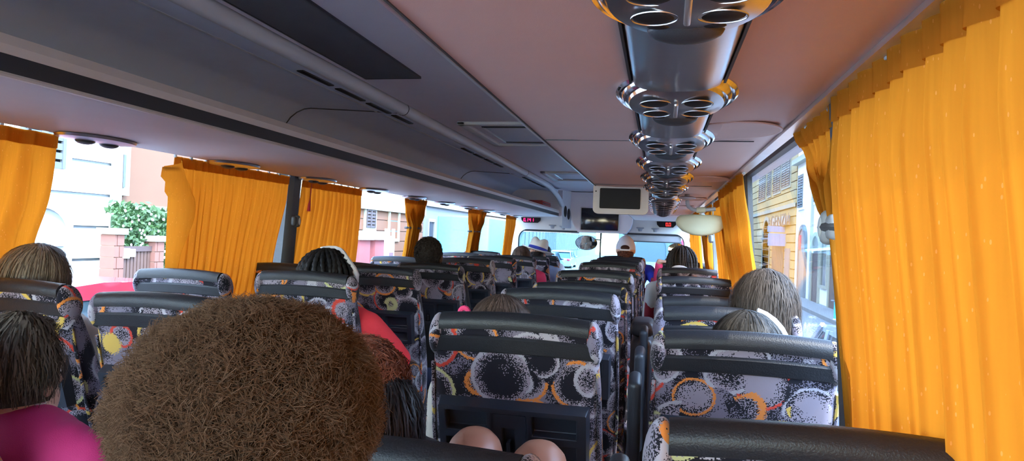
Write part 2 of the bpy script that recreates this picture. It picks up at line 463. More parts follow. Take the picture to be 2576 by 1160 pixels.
# side windows between pillars; pillar positions follow the photograph
def wx(z, s): return s * lerp(1.245, 1.195, (z - 0.86) / 0.81)
PL = [-1.25, 0.35, 1.30, 3.45, 5.50, 7.45, 9.40]
PR = [-1.25, 0.10, 1.40, 3.25, 5.05, 6.70, 8.30, 9.40]
wi = 2
for s, ps, side in ((-1, PL, 'left'), (1, PR, 'right')):
    for k in range(len(ps) - 1):
        y0, y1 = ps[k] + 0.02, ps[k + 1] - 0.02
        m = MB()
        m.add([(wx(0.885, s), y0, 0.885), (wx(0.885, s), y1, 0.885), (wx(1.68, s), y1, 1.68), (wx(1.68, s), y0, 1.68)], [(0, 1, 2, 3)])
        m.add([(wx(0.885, s) + s * 0.005, y0, 0.885), (wx(0.885, s) + s * 0.005, y1, 0.885), (wx(1.68, s) + s * 0.005, y1, 1.68), (wx(1.68, s) + s * 0.005, y0, 1.68)], [(0, 1, 2, 3)])
        o = m.build('window_%d' % wi, 'pane', smooth=False)
        struct(o, '%s side window pane, %s from the rear' % (side, ORD[k]), 'window'); wi += 1
        g = MB()
        for z in (0.892, 1.672): g.span((wx(z, s) - s * 0.012, y0, z - 0.01), (wx(z, s) + s * 0.012, y1, z + 0.01))
        g.build('window_seal', 'rubber', o)
ti = 1
def pillar(s, y, w, x0, light, label, clipz, clipped=True):
    global ti
    rings = []
    for z in (0.86, 1.25, 1.70):
        xo = wx(z, s) + s * 0.01; xi = wx(z, s) - s * x0
        ww = w * (1.0 if z > 1.2 else 1.15)
        rings.append([(xo, y - ww, z), (xo, y + ww, z), (xi + s * 0.02, y + ww, z), (xi, y + ww * 0.6, z), (xi, y - ww * 0.6, z), (xi + s * 0.02, y - ww, z)])
    o = MB().loft(rings).build('trim_%d' % ti, 'pillar_light' if light else 'pillar'); ti += 1
    struct(o, label, 'pillar')
    if clipped:
        xi = wx(clipz, s) - s * (x0 + 0.006)
        m = MB(); m.box((xi, y, clipz), (0.03, 0.066, 0.05), None, 0.012, 3)
        m.box((xi - s * 0.006, y + 0.01, clipz), (0.03, 0.036, 0.066), None, 0.014, 3)
        cl = m.build('curtain_clip', 'pillar' if (not light and s < 0) else 'clip', o)
        MB().ell((xi - s * 0.021, y + 0.01, clipz), (0.004, 0.010, 0.020)).build('button', 'pillar_light', cl)
    return o
for k, y in enumerate(PL[1:-1]):
    pillar(-1, y, 0.060 if k == 2 else 0.04, 0.085 if k == 2 else 0.06, k > 2, '%s window pillar with curtain clip on the left, %s from the rear' % ('dark' if k < 3 else 'pale', ORD[k]), 1.40)
for k, y in enumerate(PR[1:-1]):
    pillar(1, y, 0.045, 0.07 if k == 1 else 0.03, k > 2, '%s window pillar with curtain clip on the right, %s from the rear' % ('dark' if k < 3 else 'pale', ORD[k]), 1.40)

# ------------------------------------------------------------------ left luggage rack
lr = thing('luggage_rack', 'long open grey luggage rack above the left seats', 'luggage rack', (-0.8, YB + 0.02, 1.64))
def lpart(poly, nm, m, y0=YB + 0.02, y1=9.0, par=lr):
    o = MB().prism(poly, y0, y1).build(nm, m, par); o.location = -Vector(lr.location); return o
lpart([(-0.482, 1.646), (-0.50, 1.642), (-1.06, 1.634), (-1.10, 1.640), (-1.19, 1.690), (-1.19, 1.70), (-0.482, 1.672)], 'underside', 'panel_rack')
lpart([(-0.481, 1.652), (-0.481, 1.691), (-0.52, 1.693), (-0.52, 1.672)], 'rubber_strip', 'rubber')
lpart([(-0.479, 1.644), (-0.476, 1.648), (-0.479, 1.653), (-0.51, 1.653), (-0.51, 1.644)], 'edge_trim', 'lip')
lpart([(-0.480, 1.690), (-0.474, 1.708), (-0.482, 1.730), (-0.50, 1.733), (-0.515, 1.715), (-0.515, 1.690)], 'lip', 'lip')
prof = [(-0.50, 1.966), (-0.56, 1.964), (-0.618, 1.974)]
lpart(prof + [(-0.618, 1.99), (-0.50, 1.99)], 'duct_panel', 'panel_inner', y1=9.25)
lpart([(-0.612, 1.970), (-0.622, 1.970), (-0.622, 1.978), (-0.612, 1.978)], 'thin_trim', 'silver', y1=9.25)
arc = [(-0.62, 1.985), (-0.98, 1.995)] + [(-0.98 - 0.17 * math.sin(a * PI / 12), 1.995 - 0.17 * (1 - math.cos(a * PI / 12))) for a in range(1, 7)] + [(-1.15, 1.68)]
lpart(arc + [(-1.17, 1.68), (-1.17, 2.015), (-0.62, 2.015)], 'interior_panel', 'panel_inner')
# round duct along the ceiling edge, bending down in front
m = MB(); pth = [(-0.475, YB + 0.02, 1.985)] + [(-0.475, y, 1.985) for y in (2, 4, 6, 7.6)]
pth += [(-0.475, 8.1, 1.97), (-0.47, 8.5, 1.93), (-0.455, 8.8, 1.87), (-0.44, 8.98, 1.80)]
m.tube(pth, 0.032, 14); o = m.build('air_duct', 'panel_light', lr); o.location = -Vector(lr.location)
for y in (3.32, 6.6):
    m = MB(); m.tube([(-0.475, y - 0.003, 1.985), (-0.475, y + 0.003, 1.985)], 0.0335, 16)
    pp = [(-0.5, 1.9655), (-0.6, 1.971), (-0.985, 1.99)] + [(x + 0.003, z - 0.003) for x, z in arc[2:]]
    for (xa, za), (xb, zb) in zip(pp[:-1], pp[1:]): m.tube([(xa, y, za), (xb, y, zb)], 0.003, 6)
    o = m.build('panel_joint', 'pillar', lr); o.location = -Vector(lr.location)
def slots(px0, px1, n):
    a = onX(px0[0], px0[1], -0.545).y; b = onX(px1[0], px1[1], -0.545).y; st = (b - a) / n
    for k in range(n):
        y = a + st * k
        o = MB().box((-0.545, y + st * 0.45, 1.963), (0.03, st * 0.82, 0.008), None, 0.004).build('vent_slot', 'recess_dark', lr)
        o.location = -Vector(lr.location)
slots((750, 170), (1042, 298), 4); slots((1162, 362), (1266, 412), 4); slots((1316, 436), (1372, 464), 5)
# rack end bulkhead with loudspeakers
m = MB()
m.prism([(-1.16, 1.66), (-0.47, 1.655), (-0.44, 1.66), (-0.44, 1.99), (-1.16, 1.99)], 9.0, 9.05)
o = m.build('end_panel', 'panel_grey', lr); o.location = -Vector(lr.location)
# reading-light pods under the outer edge of the left rack
pod = thing('reading_light', 'x', 'reading light', (0, 0, 0))
MB().lathe([(0.0, 0.0), (0.10, 0.0), (0.112, -0.004), (0.108, -0.012), (0.095, -0.014), (0.06, -0.018), (0.0, -0.019)], sx=0.75, sy=1.35, n=28).build('rim', 'brushed', pod)
for k in (-1, 1):
    MB().ell((0, k * 0.05, -0.018), (0.026, 0.034, 0.012), 14, 8).build('nozzle', 'dark_plastic', pod)
YP = [1.2 + 0.76 * k for k in range(11)]
for k, y in enumerate(YP):
    p = pod if k == 0 else copy_tree(pod)
    p.location = (-1.01, y, 1.636)
    tag(p, 'flat oval reading light pod under the left rack, %s from the rear' % ORD[k], None, 'reading light pods of the left rack')

# ------------------------------------------------------------------ right luggage rack
rr = thing('luggage_rack', 'underside of the right luggage rack, coloured with orange curtain glow, close overhead', 'luggage rack', (0.8, YB + 0.02, RZ))
def rpart(poly, nm, m, y0=YB + 0.02, y1=9.1):
    o = MB().prism(poly, y0, y1).build(nm, m, rr); o.location = -Vector(rr.location); return o
rpart([(0.492, RZ), (0.60, RZ - 0.004), (0.95, RZ - 0.004), (1.06, RZ + 0.002), (1.115, RZ + 0.012), (1.16, RZ + 0.06), (1.16, RZ + 0.09), (0.492, RZ + 0.03)], 'underside', 'panel_rack_curtain_glow')
rpart([(0.484, RZ - 0.004), (0.479, RZ), (0.480, RZ + 0.010), (0.489, RZ + 0.010), (0.489, RZ - 0.004)], 'edge_trim', 'silver', y1=3.46)
rpart([(0.4885, RZ - 0.002), (0.4925, RZ - 0.002), (0.4925, RZ + 0.02), (0.4885, RZ + 0.02)], 'gap_strip', 'rubber')
rpart([(0.482, RZ + 0.010), (0.49, RZ + 0.15), (0.505, RZ + 0.15), (0.5, RZ + 0.01)], 'lip', 'lip')
rpart([(1.104, RZ + 0.000), (1.135, RZ + 0.000), (1.135, RZ + 0.014), (1.104, RZ + 0.014)], 'curtain_rail', 'silver')
for y in (1.9, 3.4, 5.2, 7.0):   # panel joints and round speaker covers in the underside
    o = MB().prism([(0.5, RZ - 0.0055), (1.05, RZ - 0.0055), (1.05, RZ - 0.003), (0.5, RZ - 0.003)], y, y + 0.004).build('panel_joint', 'pillar', rr)
    o.location = -Vector(rr.location)
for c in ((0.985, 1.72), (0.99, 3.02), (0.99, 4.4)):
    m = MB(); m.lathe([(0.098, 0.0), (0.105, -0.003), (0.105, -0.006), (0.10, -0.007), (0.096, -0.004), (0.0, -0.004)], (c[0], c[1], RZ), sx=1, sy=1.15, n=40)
    o = m.build('round_cover', 'panel_rack_curtain_glow', rr); o.location = -Vector(rr.location)
# chrome panels and service vents
V0, VP = 0.725, 0.529
VY = [V0 + VP * k for k in range(6)]
def panel(y0, y1, k):
    n = 14
    def fn(u, v):
        a = (u - 0.5) * 2
        return (0.838 + a * 0.074, lerp(y0, y1, v), RZ - 0.002 - 0.020 * math.sqrt(max(0, 1 - abs(a) ** 2.6)) - 0.004)
    o = MB().grid(fn, 24, n).build('chrome_panel', 'brushed', None, smooth=2)
    m = MB()
    for s in (-1, 1): m.prism([(0.838 + s * 0.074, RZ - 0.012), (0.838 + s * 0.078, RZ - 0.012), (0.838 + s * 0.078, RZ + 0.004), (0.838 + s * 0.074, RZ + 0.004)], y0, y1)
    m.build('side_gap', 'rubber', o)
    return tag(o, 'curved brushed metal ceiling panel before the %s service vent overhead' % ORD[k], 'ceiling panel', 'metal panels between the overhead vents')
ys = [0.1] + VY + [4.20]
for k in range(len(ys) - 1):
    panel(ys[k] + (0.09 if k else 0), ys[k + 1] - 0.073, k)
vent = thing('service_vent', 'x', 'air vent')
MB().lathe([(0.10, 0.030), (0.118, 0.028), (0.128, 0.0), (0.130, -0.008), (0.124, -0.014), (0.119, -0.011), (0.115, -0.019), (0.109, -0.024), (0.105, -0.021), (0.100, -0.030)], sx=1, sy=0.83, n=48).build('rim', 'chrome', vent)
dish = MB()
def dishz(r): return -0.030 - 0.018 * (1 - (r / 0.1) ** 2)
dish.lathe([(0.1 * k / 8, dishz(0.1 * k / 8)) for k in range(8, -1, -1)], sx=1, sy=0.83, n=48)
dd = dish.build('dish', 'brushed', vent)
for x, y, rx, ry in ((-0.043, -0.030, 0.030, 0.016), (0.043, -0.030, 0.030, 0.016), (-0.040, 0.012, 0.027, 0.014), (0.042, 0.012, 0.028, 0.013)):
    r = math.hypot(x, y / 0.83)
    MB().ell((x, y, dishz(r) - 0.001), (rx, ry, 0.004), 18, 6).build('nozzle_opening', 'recess_dark', dd)
    MB().tube([(x + rx * 1.08 * math.cos(a * PI / 12), y + ry * 1.1 * math.sin(a * PI / 12), dishz(r) - 0.002) for a in range(25)], 0.0012, 6, False).build('nozzle_ring', 'brushed', dd)
MB().box((0.0, -0.008, -0.050), (0.009, 0.062, 0.006), None, 0.003).build('centre_bar', 'silver', dd)
for x in (-0.035, 0.035): MB().ell((x, 0.038, dishz(0.06) - 0.001), (0.015, 0.005, 0.003), 12, 6).build('button', 'recess_dark', dd)
MB().ell((0, 0.062, -0.034), (0.050, 0.024, 0.016), 20, 10).build('lamp_lens', 'dark_plastic', vent)
MB().lathe([(0.0, -0.008), (0.012, -0.008), (0.012, -0.012), (0.0, -0.013)], (-0.112, -0.03, 0), n=12).build('slot', 'recess_dark', vent)
VYS = VY + [4.27 + 0.27 * k for k in range(7)]
for k, y in enumerate(VYS):
    v = vent if k == 0 else copy_tree(vent)
    v.location = (0.838, y - 0.015, RZ - 0.011); v.rotation_euler = (math.radians(-15), 0, 0)
    v.scale = (0.80, 0.80, 0.85) if k < 6 else (0.78, 0.78, 0.85)
    tag(v, 'round chrome service vent overhead, %s from the camera%s' % ((ORD + ['thirteenth'])[k], ', one of a tight far cluster' if k >= 6 else ''), None, 'chrome vents under the right rack')

# ------------------------------------------------------------------ centre ceiling fittings
sp = thing('speaker_grille', 'dark perforated grille set in the ceiling above the aisle', 'grille', (-0.28, 1.9, 2.0))
MB().box((0, 0, -0.004), (0.235, 1.58, 0.008), None, 0.002).build('mesh_panel', 'grille', sp)
for x in (-0.1, 0.1):
    pass
m = MB()
for s in (-1, 1): m.box((s * 0.119, 0, -0.004), (0.006, 1.59, 0.01))
for s in (-1, 1): m.box((0, s * 0.793, -0.004), (0.24, 0.006, 0.01))
m.build('frame', 'dark_plastic', sp)
for i, (y0, y1) in enumerate(((3.78, 4.70), (6.6, 7.5))):
    h = thing('roof_hatch', 'grey %s roof hatch in the centre ceiling' % ('nearer' if i == 0 else 'farther'), 'roof hatch', (0.02, (y0 + y1) / 2, 2.0), 0, 'roof hatches')
    ly = y1 - y0
    m = MB(); 
    for s in (-1, 1):
        m.box((s * 0.325, 0, -0.008), (0.05, ly, 0.02), None, 0.006); m.box((0, s * (ly / 2 - 0.025), -0.008), (0.70, 0.05, 0.02), None, 0.006)
    m.build('frame', 'panel_light', h)
    MB().box((0, 0, 0.0), (0.46, ly - 0.32, 0.012), None, 0.004).build('panel', 'panel_inner', h)
    for s in (-1, 1): MB().box((s * 0.235, 0, -0.006), (0.012, ly - 0.30, 0.012), None, 0.003).build('inner_trim', 'silver', h)
    for s in (-1, 1): MB().box((0, s * (ly / 2 - 0.15), -0.004), (0.48, 0.03, 0.012), None, 0.003).build('shadow_gap', 'pillar', h)

# ------------------------------------------------------------------ front bulkhead and windscreen
outer = rrect(-1.245, 1.245, 0.55, 2.03, 0.02, 6)
inner = rrect(-1.135, 1.145, 0.70, 1.475, 0.13, 6)
m = MB(); n = len(outer)
rings = [[(p[0], y, p[1]) for p in q] for q, y in ((outer, 9.62), (outer, 9.95), (inner, 9.95), (inner, 9.62))]
vs = [p for r in rings for p in r]; fs = []
for i in range(4):
    for j in range(n):
        k = (j + 1) % n; fs.append((i * n + j, i * n + k, ((i + 1) % 4) * n + k, ((i + 1) % 4) * n + j))
m.add(vs, fs)
struct(m.build('wall_front', 'panel_light'), 'pale front bulkhead with rounded windscreen opening', 'wall')
m = MB()
for q, y in ((inner, 9.90), (inner, 9.906)): m.add([(p[0], y, p[1]) for p in q], [tuple(range(n))])
struct(m.build('window_%d' % wi, 'windscreen', smooth=False), 'blue tinted windscreen of the coach', 'window'); wi += 1
m = MB(); m.tube([(p[0], 9.66, p[1]) for p in inner] + [(inner[0][0], 9.66, inner[0][1])], 0.012, 6, False)
struct(m.build('trim_%d' % ti, 'rubber'), 'black seal around the windscreen', 'seal'); ti += 1
MB().span((-0.01, 9.88, 0.7), (0.01, 9.9, 1.475)).build('screen_divider', 'rubber', bpy.data.objects['trim_%d' % (ti - 1)])
struct(MB().span((-1.24, 9.25, 0), (1.24, 9.95, 0.72), 0.04).build('trim_%d' % ti, 'dark_plastic'), 'dark dashboard under the windscreen', 'dashboard'); ti += 1
struct(MB().span((-1.26, 9.95, -0.06), (1.26, 10.0, 0.6)).build('trim_%d' % ti, 'panel_light'), 'outer front panel below the windscreen', 'panel'); ti += 1
# ceiling fascia in front, television housing
tv = thing('television', 'dark flat television in a grey housing above the windscreen', 'television', (0.0, 9.3, 1.48))
a = onY(1463, 523, 9.3); b = onY(1555, 581, 9.3); xl = onY(1437, 560, 9.3).x; xr = onY(1590, 560, 9.3).x
m = MB()
hp = [(xl - 0.03, 1.99), (xl, 1.62), (xl + 0.05, 1.53), (xl + 0.09, b.z - 0.035), (b.x + 0.10, b.z - 0.035), (xr - 0.02, 1.53), (xr, 1.60), (xr + 0.02, 1.99)]
m.prism(hp, 9.30, 9.62)
o = m.build('housing', 'panel_grey', tv, smooth=False); o.location = -Vector(tv.location)
o = MB().span((a.x, 9.285, b.z), (b.x, 9.31, a.z), 0.008).build('screen', 'screen', tv); o.location = -Vector(tv.location)
m = MB()
for x in (a.x - 0.008, b.x + 0.008): m.span((x - 0.006, 9.28, b.z - 0.01), (x + 0.006, 9.31, a.z + 0.01), 0.003)
m.span((a.x, 9.28, b.z - 0.014), (b.x, 9.31, b.z - 0.002), 0.003)
o = m.build('frame', 'bezel', tv); o.location = -Vector(tv.location)
# angled loudspeaker panel joining the left rack to the television housing
sp2 = thing('loudspeaker_panel', 'grey angled panel with two black speaker holes at the end of the left rack', 'speaker panel', (-0.42, 9.05, 1.5))
x0, x1 = -0.44, xl - 0.01
m = MB(); m.loft([[(x0, 9.04, z), (x1, 9.31, z), (x1, 9.36, z), (x0, 9.09, z)] for z in (1.50, 1.99)])
o = m.build('panel', 'panel_light', sp2); o.location = -Vector(sp2.location)
for t, z in ((0.35, 1.72), (0.75, 1.69)):
    c = Vector((lerp(x0, x1, t), lerp(9.04, 9.31, t) - 0.004, z)); R = Matrix.Rotation(math.atan2(0.27, x1 - x0), 3, 'Z')
    o = MB().ell(c, (0.05, 0.006, 0.075), 20, 10, R).build('speaker_hole', 'recess_dark', sp2); o.location = -Vector(sp2.location)

SEG = {'0': 'abcdef', '1': 'bc', '4': 'bcfg', '8': 'abcdefg'}
def digit(m, ch, x, y, z, w, h, t):
    P = {'a': ((x, z + h), (x + w, z + h)), 'b': ((x + w, z + h / 2), (x + w, z + h)), 'c': ((x + w, z), (x + w, z + h / 2)), 'd': ((x, z), (x + w, z)),
         'e': ((x, z), (x, z + h / 2)), 'f': ((x, z + h / 2), (x, z + h)), 'g': ((x, z + h / 2), (x + w, z + h / 2))}
    for s in SEG[ch]:
        (xa, za), (xb, zb) = P[s]
        m.span((min(xa, xb) - t, y - 0.004, min(za, zb) - t), (max(xa, xb) + t, y, max(za, zb) + t))
def display(label, p0, p1, text, material, fx):
    A = onY(p0[0], p0[1], 9.58); B = onY(p1[0], p1[1], 9.58)
    x0, x1, z1, z0 = A.x, B.x, A.z, B.z
    t = thing('led_display', label, 'display', ((x0 + x1) / 2, 9.6, z0), 0, 'red number displays above the windscreen')
    w = (x1 - x0)
    poly = [(x0, z1), (x1, z1), (x1 - 0.005, z0 + 0.035), (x1 - 0.04, z0), (x0 + 0.04, z0), (x0 + 0.005, z0 + 0.035)]
    o = MB().prism(poly, 9.585, 9.63).build('housing', 'screen_off', t); o.location = -Vector(t.location)
    h = (z1 - z0) * 0.52; dw = h * 0.5; zb = z0 + (z1 - z0) * 0.25
    x = x0 + w * fx
    for ch in text:
        m = MB()
        if ch == '.': m.span((x - 0.012, 9.580, zb - 0.004), (x - 0.004, 9.584, zb + 0.006)); nm = 'point'
        elif ch == ' ': x += dw * 1.0; continue
        else: digit(m, ch, x, 9.584, zb, dw, h, 0.0028); nm = 'digit'; x += dw * 2.0
        o = m.build(nm, material, t, smooth=False); o.location = -Vector(t.location)
display('red number display reading 0.141 above the left of the windscreen', (1311, 546), (1359, 561), '0.141', 'led', 0.14)
display('red number display reading 0.0 above the right of the windscreen', (1652, 557), (1701, 573), '0.0', 'led_red', 0.48)
for k, px in enumerate(((1388, 573), (1415, 576), (1610, 580), (1648, 582))):
    c = onY(px[0], px[1], 9.56)
    t = thing('map_light', 'small dark lamp above the windscreen, %s from the left' % ORD[k], 'lamp', (c.x, c.y + 0.06, c.z + 0.02), 0, 'small lamps above the windscreen')
    MB().lathe([(0.0, 0.022), (0.05, 0.022), (0.055, 0.012), (0.03, 0.0), (0.022, -0.03), (0.0, -0.032)], n=16).build('lamp_head', 'arm_grey', t)
    MB().box((0, 0.02, -0.01), (0.05, 0.04, 0.05), None, 0.008).build('bracket', 'dark_plastic', t)
A = onY(1330, 580, 9.6); B = onY(1452, 588, 9.6)
bl = thing('sun_blind', 'rolled dark sun blind above the left of the windscreen', 'sun blind', (-0.7, 9.66, 1.46), 0, 'windscreen sun blinds')
MB().tube([(-0.42, 0, 0.01), (0.42, 0, 0.01)], 0.022, 12).build('roller', 'dark_plastic', bl)
MB().box((0, 0.0, -0.016), (0.84, 0.01, 0.012), None, 0.003).build('pull_bar', 'silver', bl)
bl = thing('sun_blind', 'grey sun blind part lowered over the right of the windscreen', 'sun blind', (0.72, 9.66, 1.46), 0, 'windscreen sun blinds')
MB().tube([(-0.40, 0, 0.01), (0.40, 0, 0.01)], 0.022, 12).build('roller', 'dark_plastic', bl)
MB().box((0.0, 0.01, -0.05), (0.76, 0.006, 0.09), None, 0.002).build('blind_cloth', 'arm_grey', bl)
MB().box((0, 0.01, -0.1), (0.78, 0.014, 0.014), None, 0.004).build('pull_bar', 'dark_plastic', bl)
# driver mirror: turned so that it shows the driver's face to the cabin
MC = onY(1475, 611, 9.70)
DRV = Vector((-0.62, 8.86, 1.16))
nrm = ((CAM - MC).normalized() + (DRV - MC).normalized()).normalized()
q = nrm.to_track_quat('Z', 'Y')
mr = thing('driver_mirror', 'oval rear-view mirror hanging before the windscreen, showing the driver', 'mirror', MC)
mr.rotation_mode = 'QUATERNION'; mr.rotation_quaternion = q
MB().lathe([(0.0, -0.012), (1.02, -0.012), (1.04, 0.0), (1.02, 0.006), (0.98, 0.006), (0.97, 0.0)], sx=0.155, sy=0.098, n=36).build('shell', 'dark_plastic', mr)
MB().lathe([(0.98, 0.003), (0.0, 0.003)], sx=0.155, sy=0.098, n=36).build('glass', 'mirror', mr)
arm = MB(); P2 = onY(1512, 600, 9.70); P3 = onY(1513, 583, 9.70)
inv = Matrix.LocRotScale(MC, q, None).inverted()
arm.tube([inv @ p for p in (MC + Vector((0.10, 0.02, 0.05)), P2 + Vector((0, 0.02, -0.02)), P2 + Vector((0, 0.02, 0.02)), P3 + Vector((0, 0.02, 0.03)))], 0.009, 8)
arm.build('arm', 'dark_plastic', mr)
MC2 = onY(1702, 628, 9.72)
m2 = thing('side_mirror', 'round mirror on the right of the windscreen reflecting the cabin', 'mirror', MC2)
n2 = ((CAM - MC2).normalized() + (Vector((1.1, 5.5, 1.35)) - MC2).normalized()).normalized()
m2.rotation_mode = 'QUATERNION'; m2.rotation_quaternion = n2.to_track_quat('Z', 'Y')
MB().lathe([(0.0, -0.012), (1.02, -0.012), (1.04, 0.0), (1.02, 0.006), (0.98, 0.006), (0.97, 0.0)], sx=0.115, sy=0.085, n=36).build('shell', 'dark_plastic', m2)
MB().lathe([(0.98, 0.003), (0.0, 0.003)], sx=0.115, sy=0.085, n=36).build('glass', 'mirror', m2)
MB().tube([(0.05, 0.0, -0.01), (0.14, 0.02, -0.03)], 0.009, 8).build('arm', 'dark_plastic', m2)

# ------------------------------------------------------------------ drop-down monitor under the right rack
A = onY(1493, 468, 3.55); B = onY(1630, 541, 3.55)
mo = thing('drop_down_monitor', 'small switched-off monitor hanging under the right luggage rack', 'monitor', ((A.x + B.x) / 2, 3.55, RZ))
cx = mo.location.x; hw = (B.x - A.x) / 2; hz = RZ - B.z
body = rrect(-hw, hw, -hz, 0.02, 0.026, 6)
MB().prism(body, 0.0, 0.05).build('housing', 'bezel', mo)
MB().prism(rrect(-hw + 0.034, hw - 0.04, -hz + 0.027, -0.012, 0.006, 4), -0.006, 0.004).build('screen', 'screen_off', mo)
MB().ell((-hw + 0.014, -0.002, -0.028), (0.004, 0.003, 0.004), 10, 6).build('button', 'dark_plastic', mo)
MB().box((0, 0.06, 0.0), (2 * hw - 0.02, 0.06, 0.03), None, 0.01).build('mount', 'bezel', mo)
# guide's mirror seen from the back: cream oval shell on a bent arm
GY = 4.0
g = thing('guide_mirror', 'cream oval mirror shell on a bent grey arm below the right rack', 'mirror', onY(1765, 560, GY))
def L(px, py, dy=0.0): return onY(px, py, GY) + Vector((0, dy, 0)) - Vector(g.location)
out = [(1712, 541), (1740, 539), (1795, 541), (1822, 545), (1828, 558), (1825, 570), (1812, 583), (1790, 591), (1765, 594), (1740, 591), (1716, 581), (1702, 566), (1699, 556), (1704, 546)]
rings = []
for dy, k in ((0.03, 0.97), (0.012, 1.0), (0.0, 0.995), (-0.010, 0.95), (-0.016, 0.82), (-0.02, 0.5)):
    cc = L(1765, 564); rings.append([cc + (L(*p) - cc) * k + Vector((0, dy, 0)) for p in out])
MB().loft(rings).build('shell', 'visor_cream', g, smooth=2)
MB().tube([L(1729, 504), L(1729, 512), L(1732, 520), L(1740, 526), L(1752, 529), L(1775, 528), L(1800, 526)], 0.011, 10).build('arm', 'arm_grey', g)
MB().tube([L(1752, 529), L(1774, 528)], 0.016, 12).build('sleeve', 'visor_cream', g)
b0 = L(1728, 503)
MB().lathe([(0.0, 0.0), (0.045, 0.006), (0.05, 0.012), (0.03, 0.02), (0.0, 0.021)], (b0.x, b0.y, b0.z), n=20).build('base_plate', 'bezel', g)
MB().tube([(b0.x, b0.y, b0.z), (b0.x, b0.y, RZ - 0.004 - g.location.z)], 0.014, 10).build('stem', 'bezel', g)

# red box in the left rack
rb = thing('red_box', 'red first-aid style box lying in the front of the left luggage rack', 'box', (-0.62, 8.35, 1.69))
MB().box((0, -0.02, 0.055), (0.17, 0.62, 0.11), None, 0.012, 3).build('case', 'red_box', rb)
MB().box((0, 0.295, 0.055), (0.165, 0.03, 0.105), None, 0.01, 3).build('end_cap', 'box_end', rb)
MB().box((0.088, -0.02, 0.08), (0.006, 0.6, 0.008), None, 0.002).build('lid_seam', 'rubber', rb)
# red emergency hammer strap on the left pillar
rs = thing('emergency_hammer', 'red emergency hammer hanging on the dark left pillar beside the curtain', 'hammer', (-1.125, 3.60, 1.46))
MB().tube([(0, 0, 0), (0.0, 0.005, 0.08), (0.0, 0.01, 0.17)], [0.012, 0.008, 0.010], 8).build('handle', 'red_strap', rs)
MB().tube([(0, -0.03, 0.17), (0, 0.045, 0.175)], [0.006, 0.013], 10).build('head', 'red_strap', rs)

# ------------------------------------------------------------------ curtains
def interp(tab, z):
    for (za, *a), (zb, *b) in zip(tab[:-1], tab[1:]):
        if z <= za and z >= zb:
            t = smoothstep((za - z) / (za - zb)) if za > zb else 0
            return [lerp(p, q, t) for p, q in zip(a, b)]
    return tab[-1][1:]
NC = 0
def curtain(s, tab, folds, label, amp=0.020, xtop=1.125, xbot=1.205, seed=0, grp=None, header=True, dx=0.0):
    """tab: rows (z, y0, y1) from the top edge down; s = side"""
    rnd = random.Random(seed); zt, zb = tab[0][0], tab[-1][0]
    ph = rnd.random() * 6; w0 = abs(tab[0][2] - tab[0][1])
    t = thing('curtain', label, 'curtain', (s * 1.15, (tab[0][1] + tab[0][2]) / 2, zb), 0, grp)
    nu = max(40, int(folds * 16)); nv = 32
    def fn(u, v):
        z = lerp(zt, zb, v); y0, y1 = interp(tab, z)
        wd = abs(y1 - y0); comp = min(2.0, (w0 / max(wd, 0.02)) ** 0.6)
        f = 2 * PI * folds * (u + 0.02 * math.sin(5 * u + ph)) + 0.55 * math.sin(3.1 * v + 9 * u + ph) + 0.35 * math.sin(31 * u)
        wave = math.sin(f + ph) * 0.7 + 0.22 * math.sin(2.0 * f + 1.3 + v * 0.8) + 0.25 * math.sin(0.37 * f + 1.0 * v)
        a = amp * (0.45 + 0.55 * smoothstep(v * 5)) * comp
        x = lerp(xtop, xbot, v) + dx - a * (wave * 0.6 + 0.5)
        y = lerp(y0, y1, u) + 0.22 * a * math.cos(f + ph)
        return (s * x - t.location.x, y - t.location.y, z - t.location.z)
    MB().grid(fn, nu, nv).build('cloth', 'curtain', t, smooth=2)
    if header:
        def fh(u, v):
            p = fn(u, v * 0.055); return (p[0] - s * 0.004, p[1], p[2] + 0.004 - 0.002 * v)
        MB().grid(fh, nu, 2).build('header_band', 'curtain', t, smooth=2)
        m = MB(); y0, y1 = tab[0][1], tab[0][2]; k = max(3, int(abs(y1 - y0) / 0.09))
        for i in range(k + 1):
            y = lerp(y0, y1, i / k)
            m.box((s * (xtop + dx - 0.002) - t.location.x, y - t.location.y, zt + 0.006 - t.location.z), (0.010, 0.012, 0.014), None, 0.003)
        m.build('glider', 'pillar_light', t)
    return t
def tie(t, s, y, z, w, x):
    MB().tube([(s * (x + 0.03 * math.cos(a * PI / 8)) - t.location.x, y + w * math.sin(a * PI / 8) - t.location.y, z - t.location.z) for a in range(17)], 0.009, 8, False).build('tie_band', 'pillar', t)
TZ = 1.632
def yl(px, py, X=-1.125): return onX(px, py, X).y
# left side, from the rear
curtain(-1, [(TZ, 1.34, yl(137, 336)), (1.45, 1.30, yl(125, 470)), (1.25, 1.28, yl(92, 620)), (1.05, 1.26, 1.72), (0.86, 1.26, 1.66)], 6, 'golden curtain drawn back behind the blonde passenger, at the left edge of the view', 0.034, seed=1)
curtain(-1, [(TZ, yl(440, 392), yl(727, 440)), (1.16, yl(440, 392) + 0.03, yl(699, 665)), (0.86, yl(435, 392) + 0.02, yl(690, 700))], 18, 'closed golden curtain on the left, between the open window and the dark pillar', 0.022, seed=2)
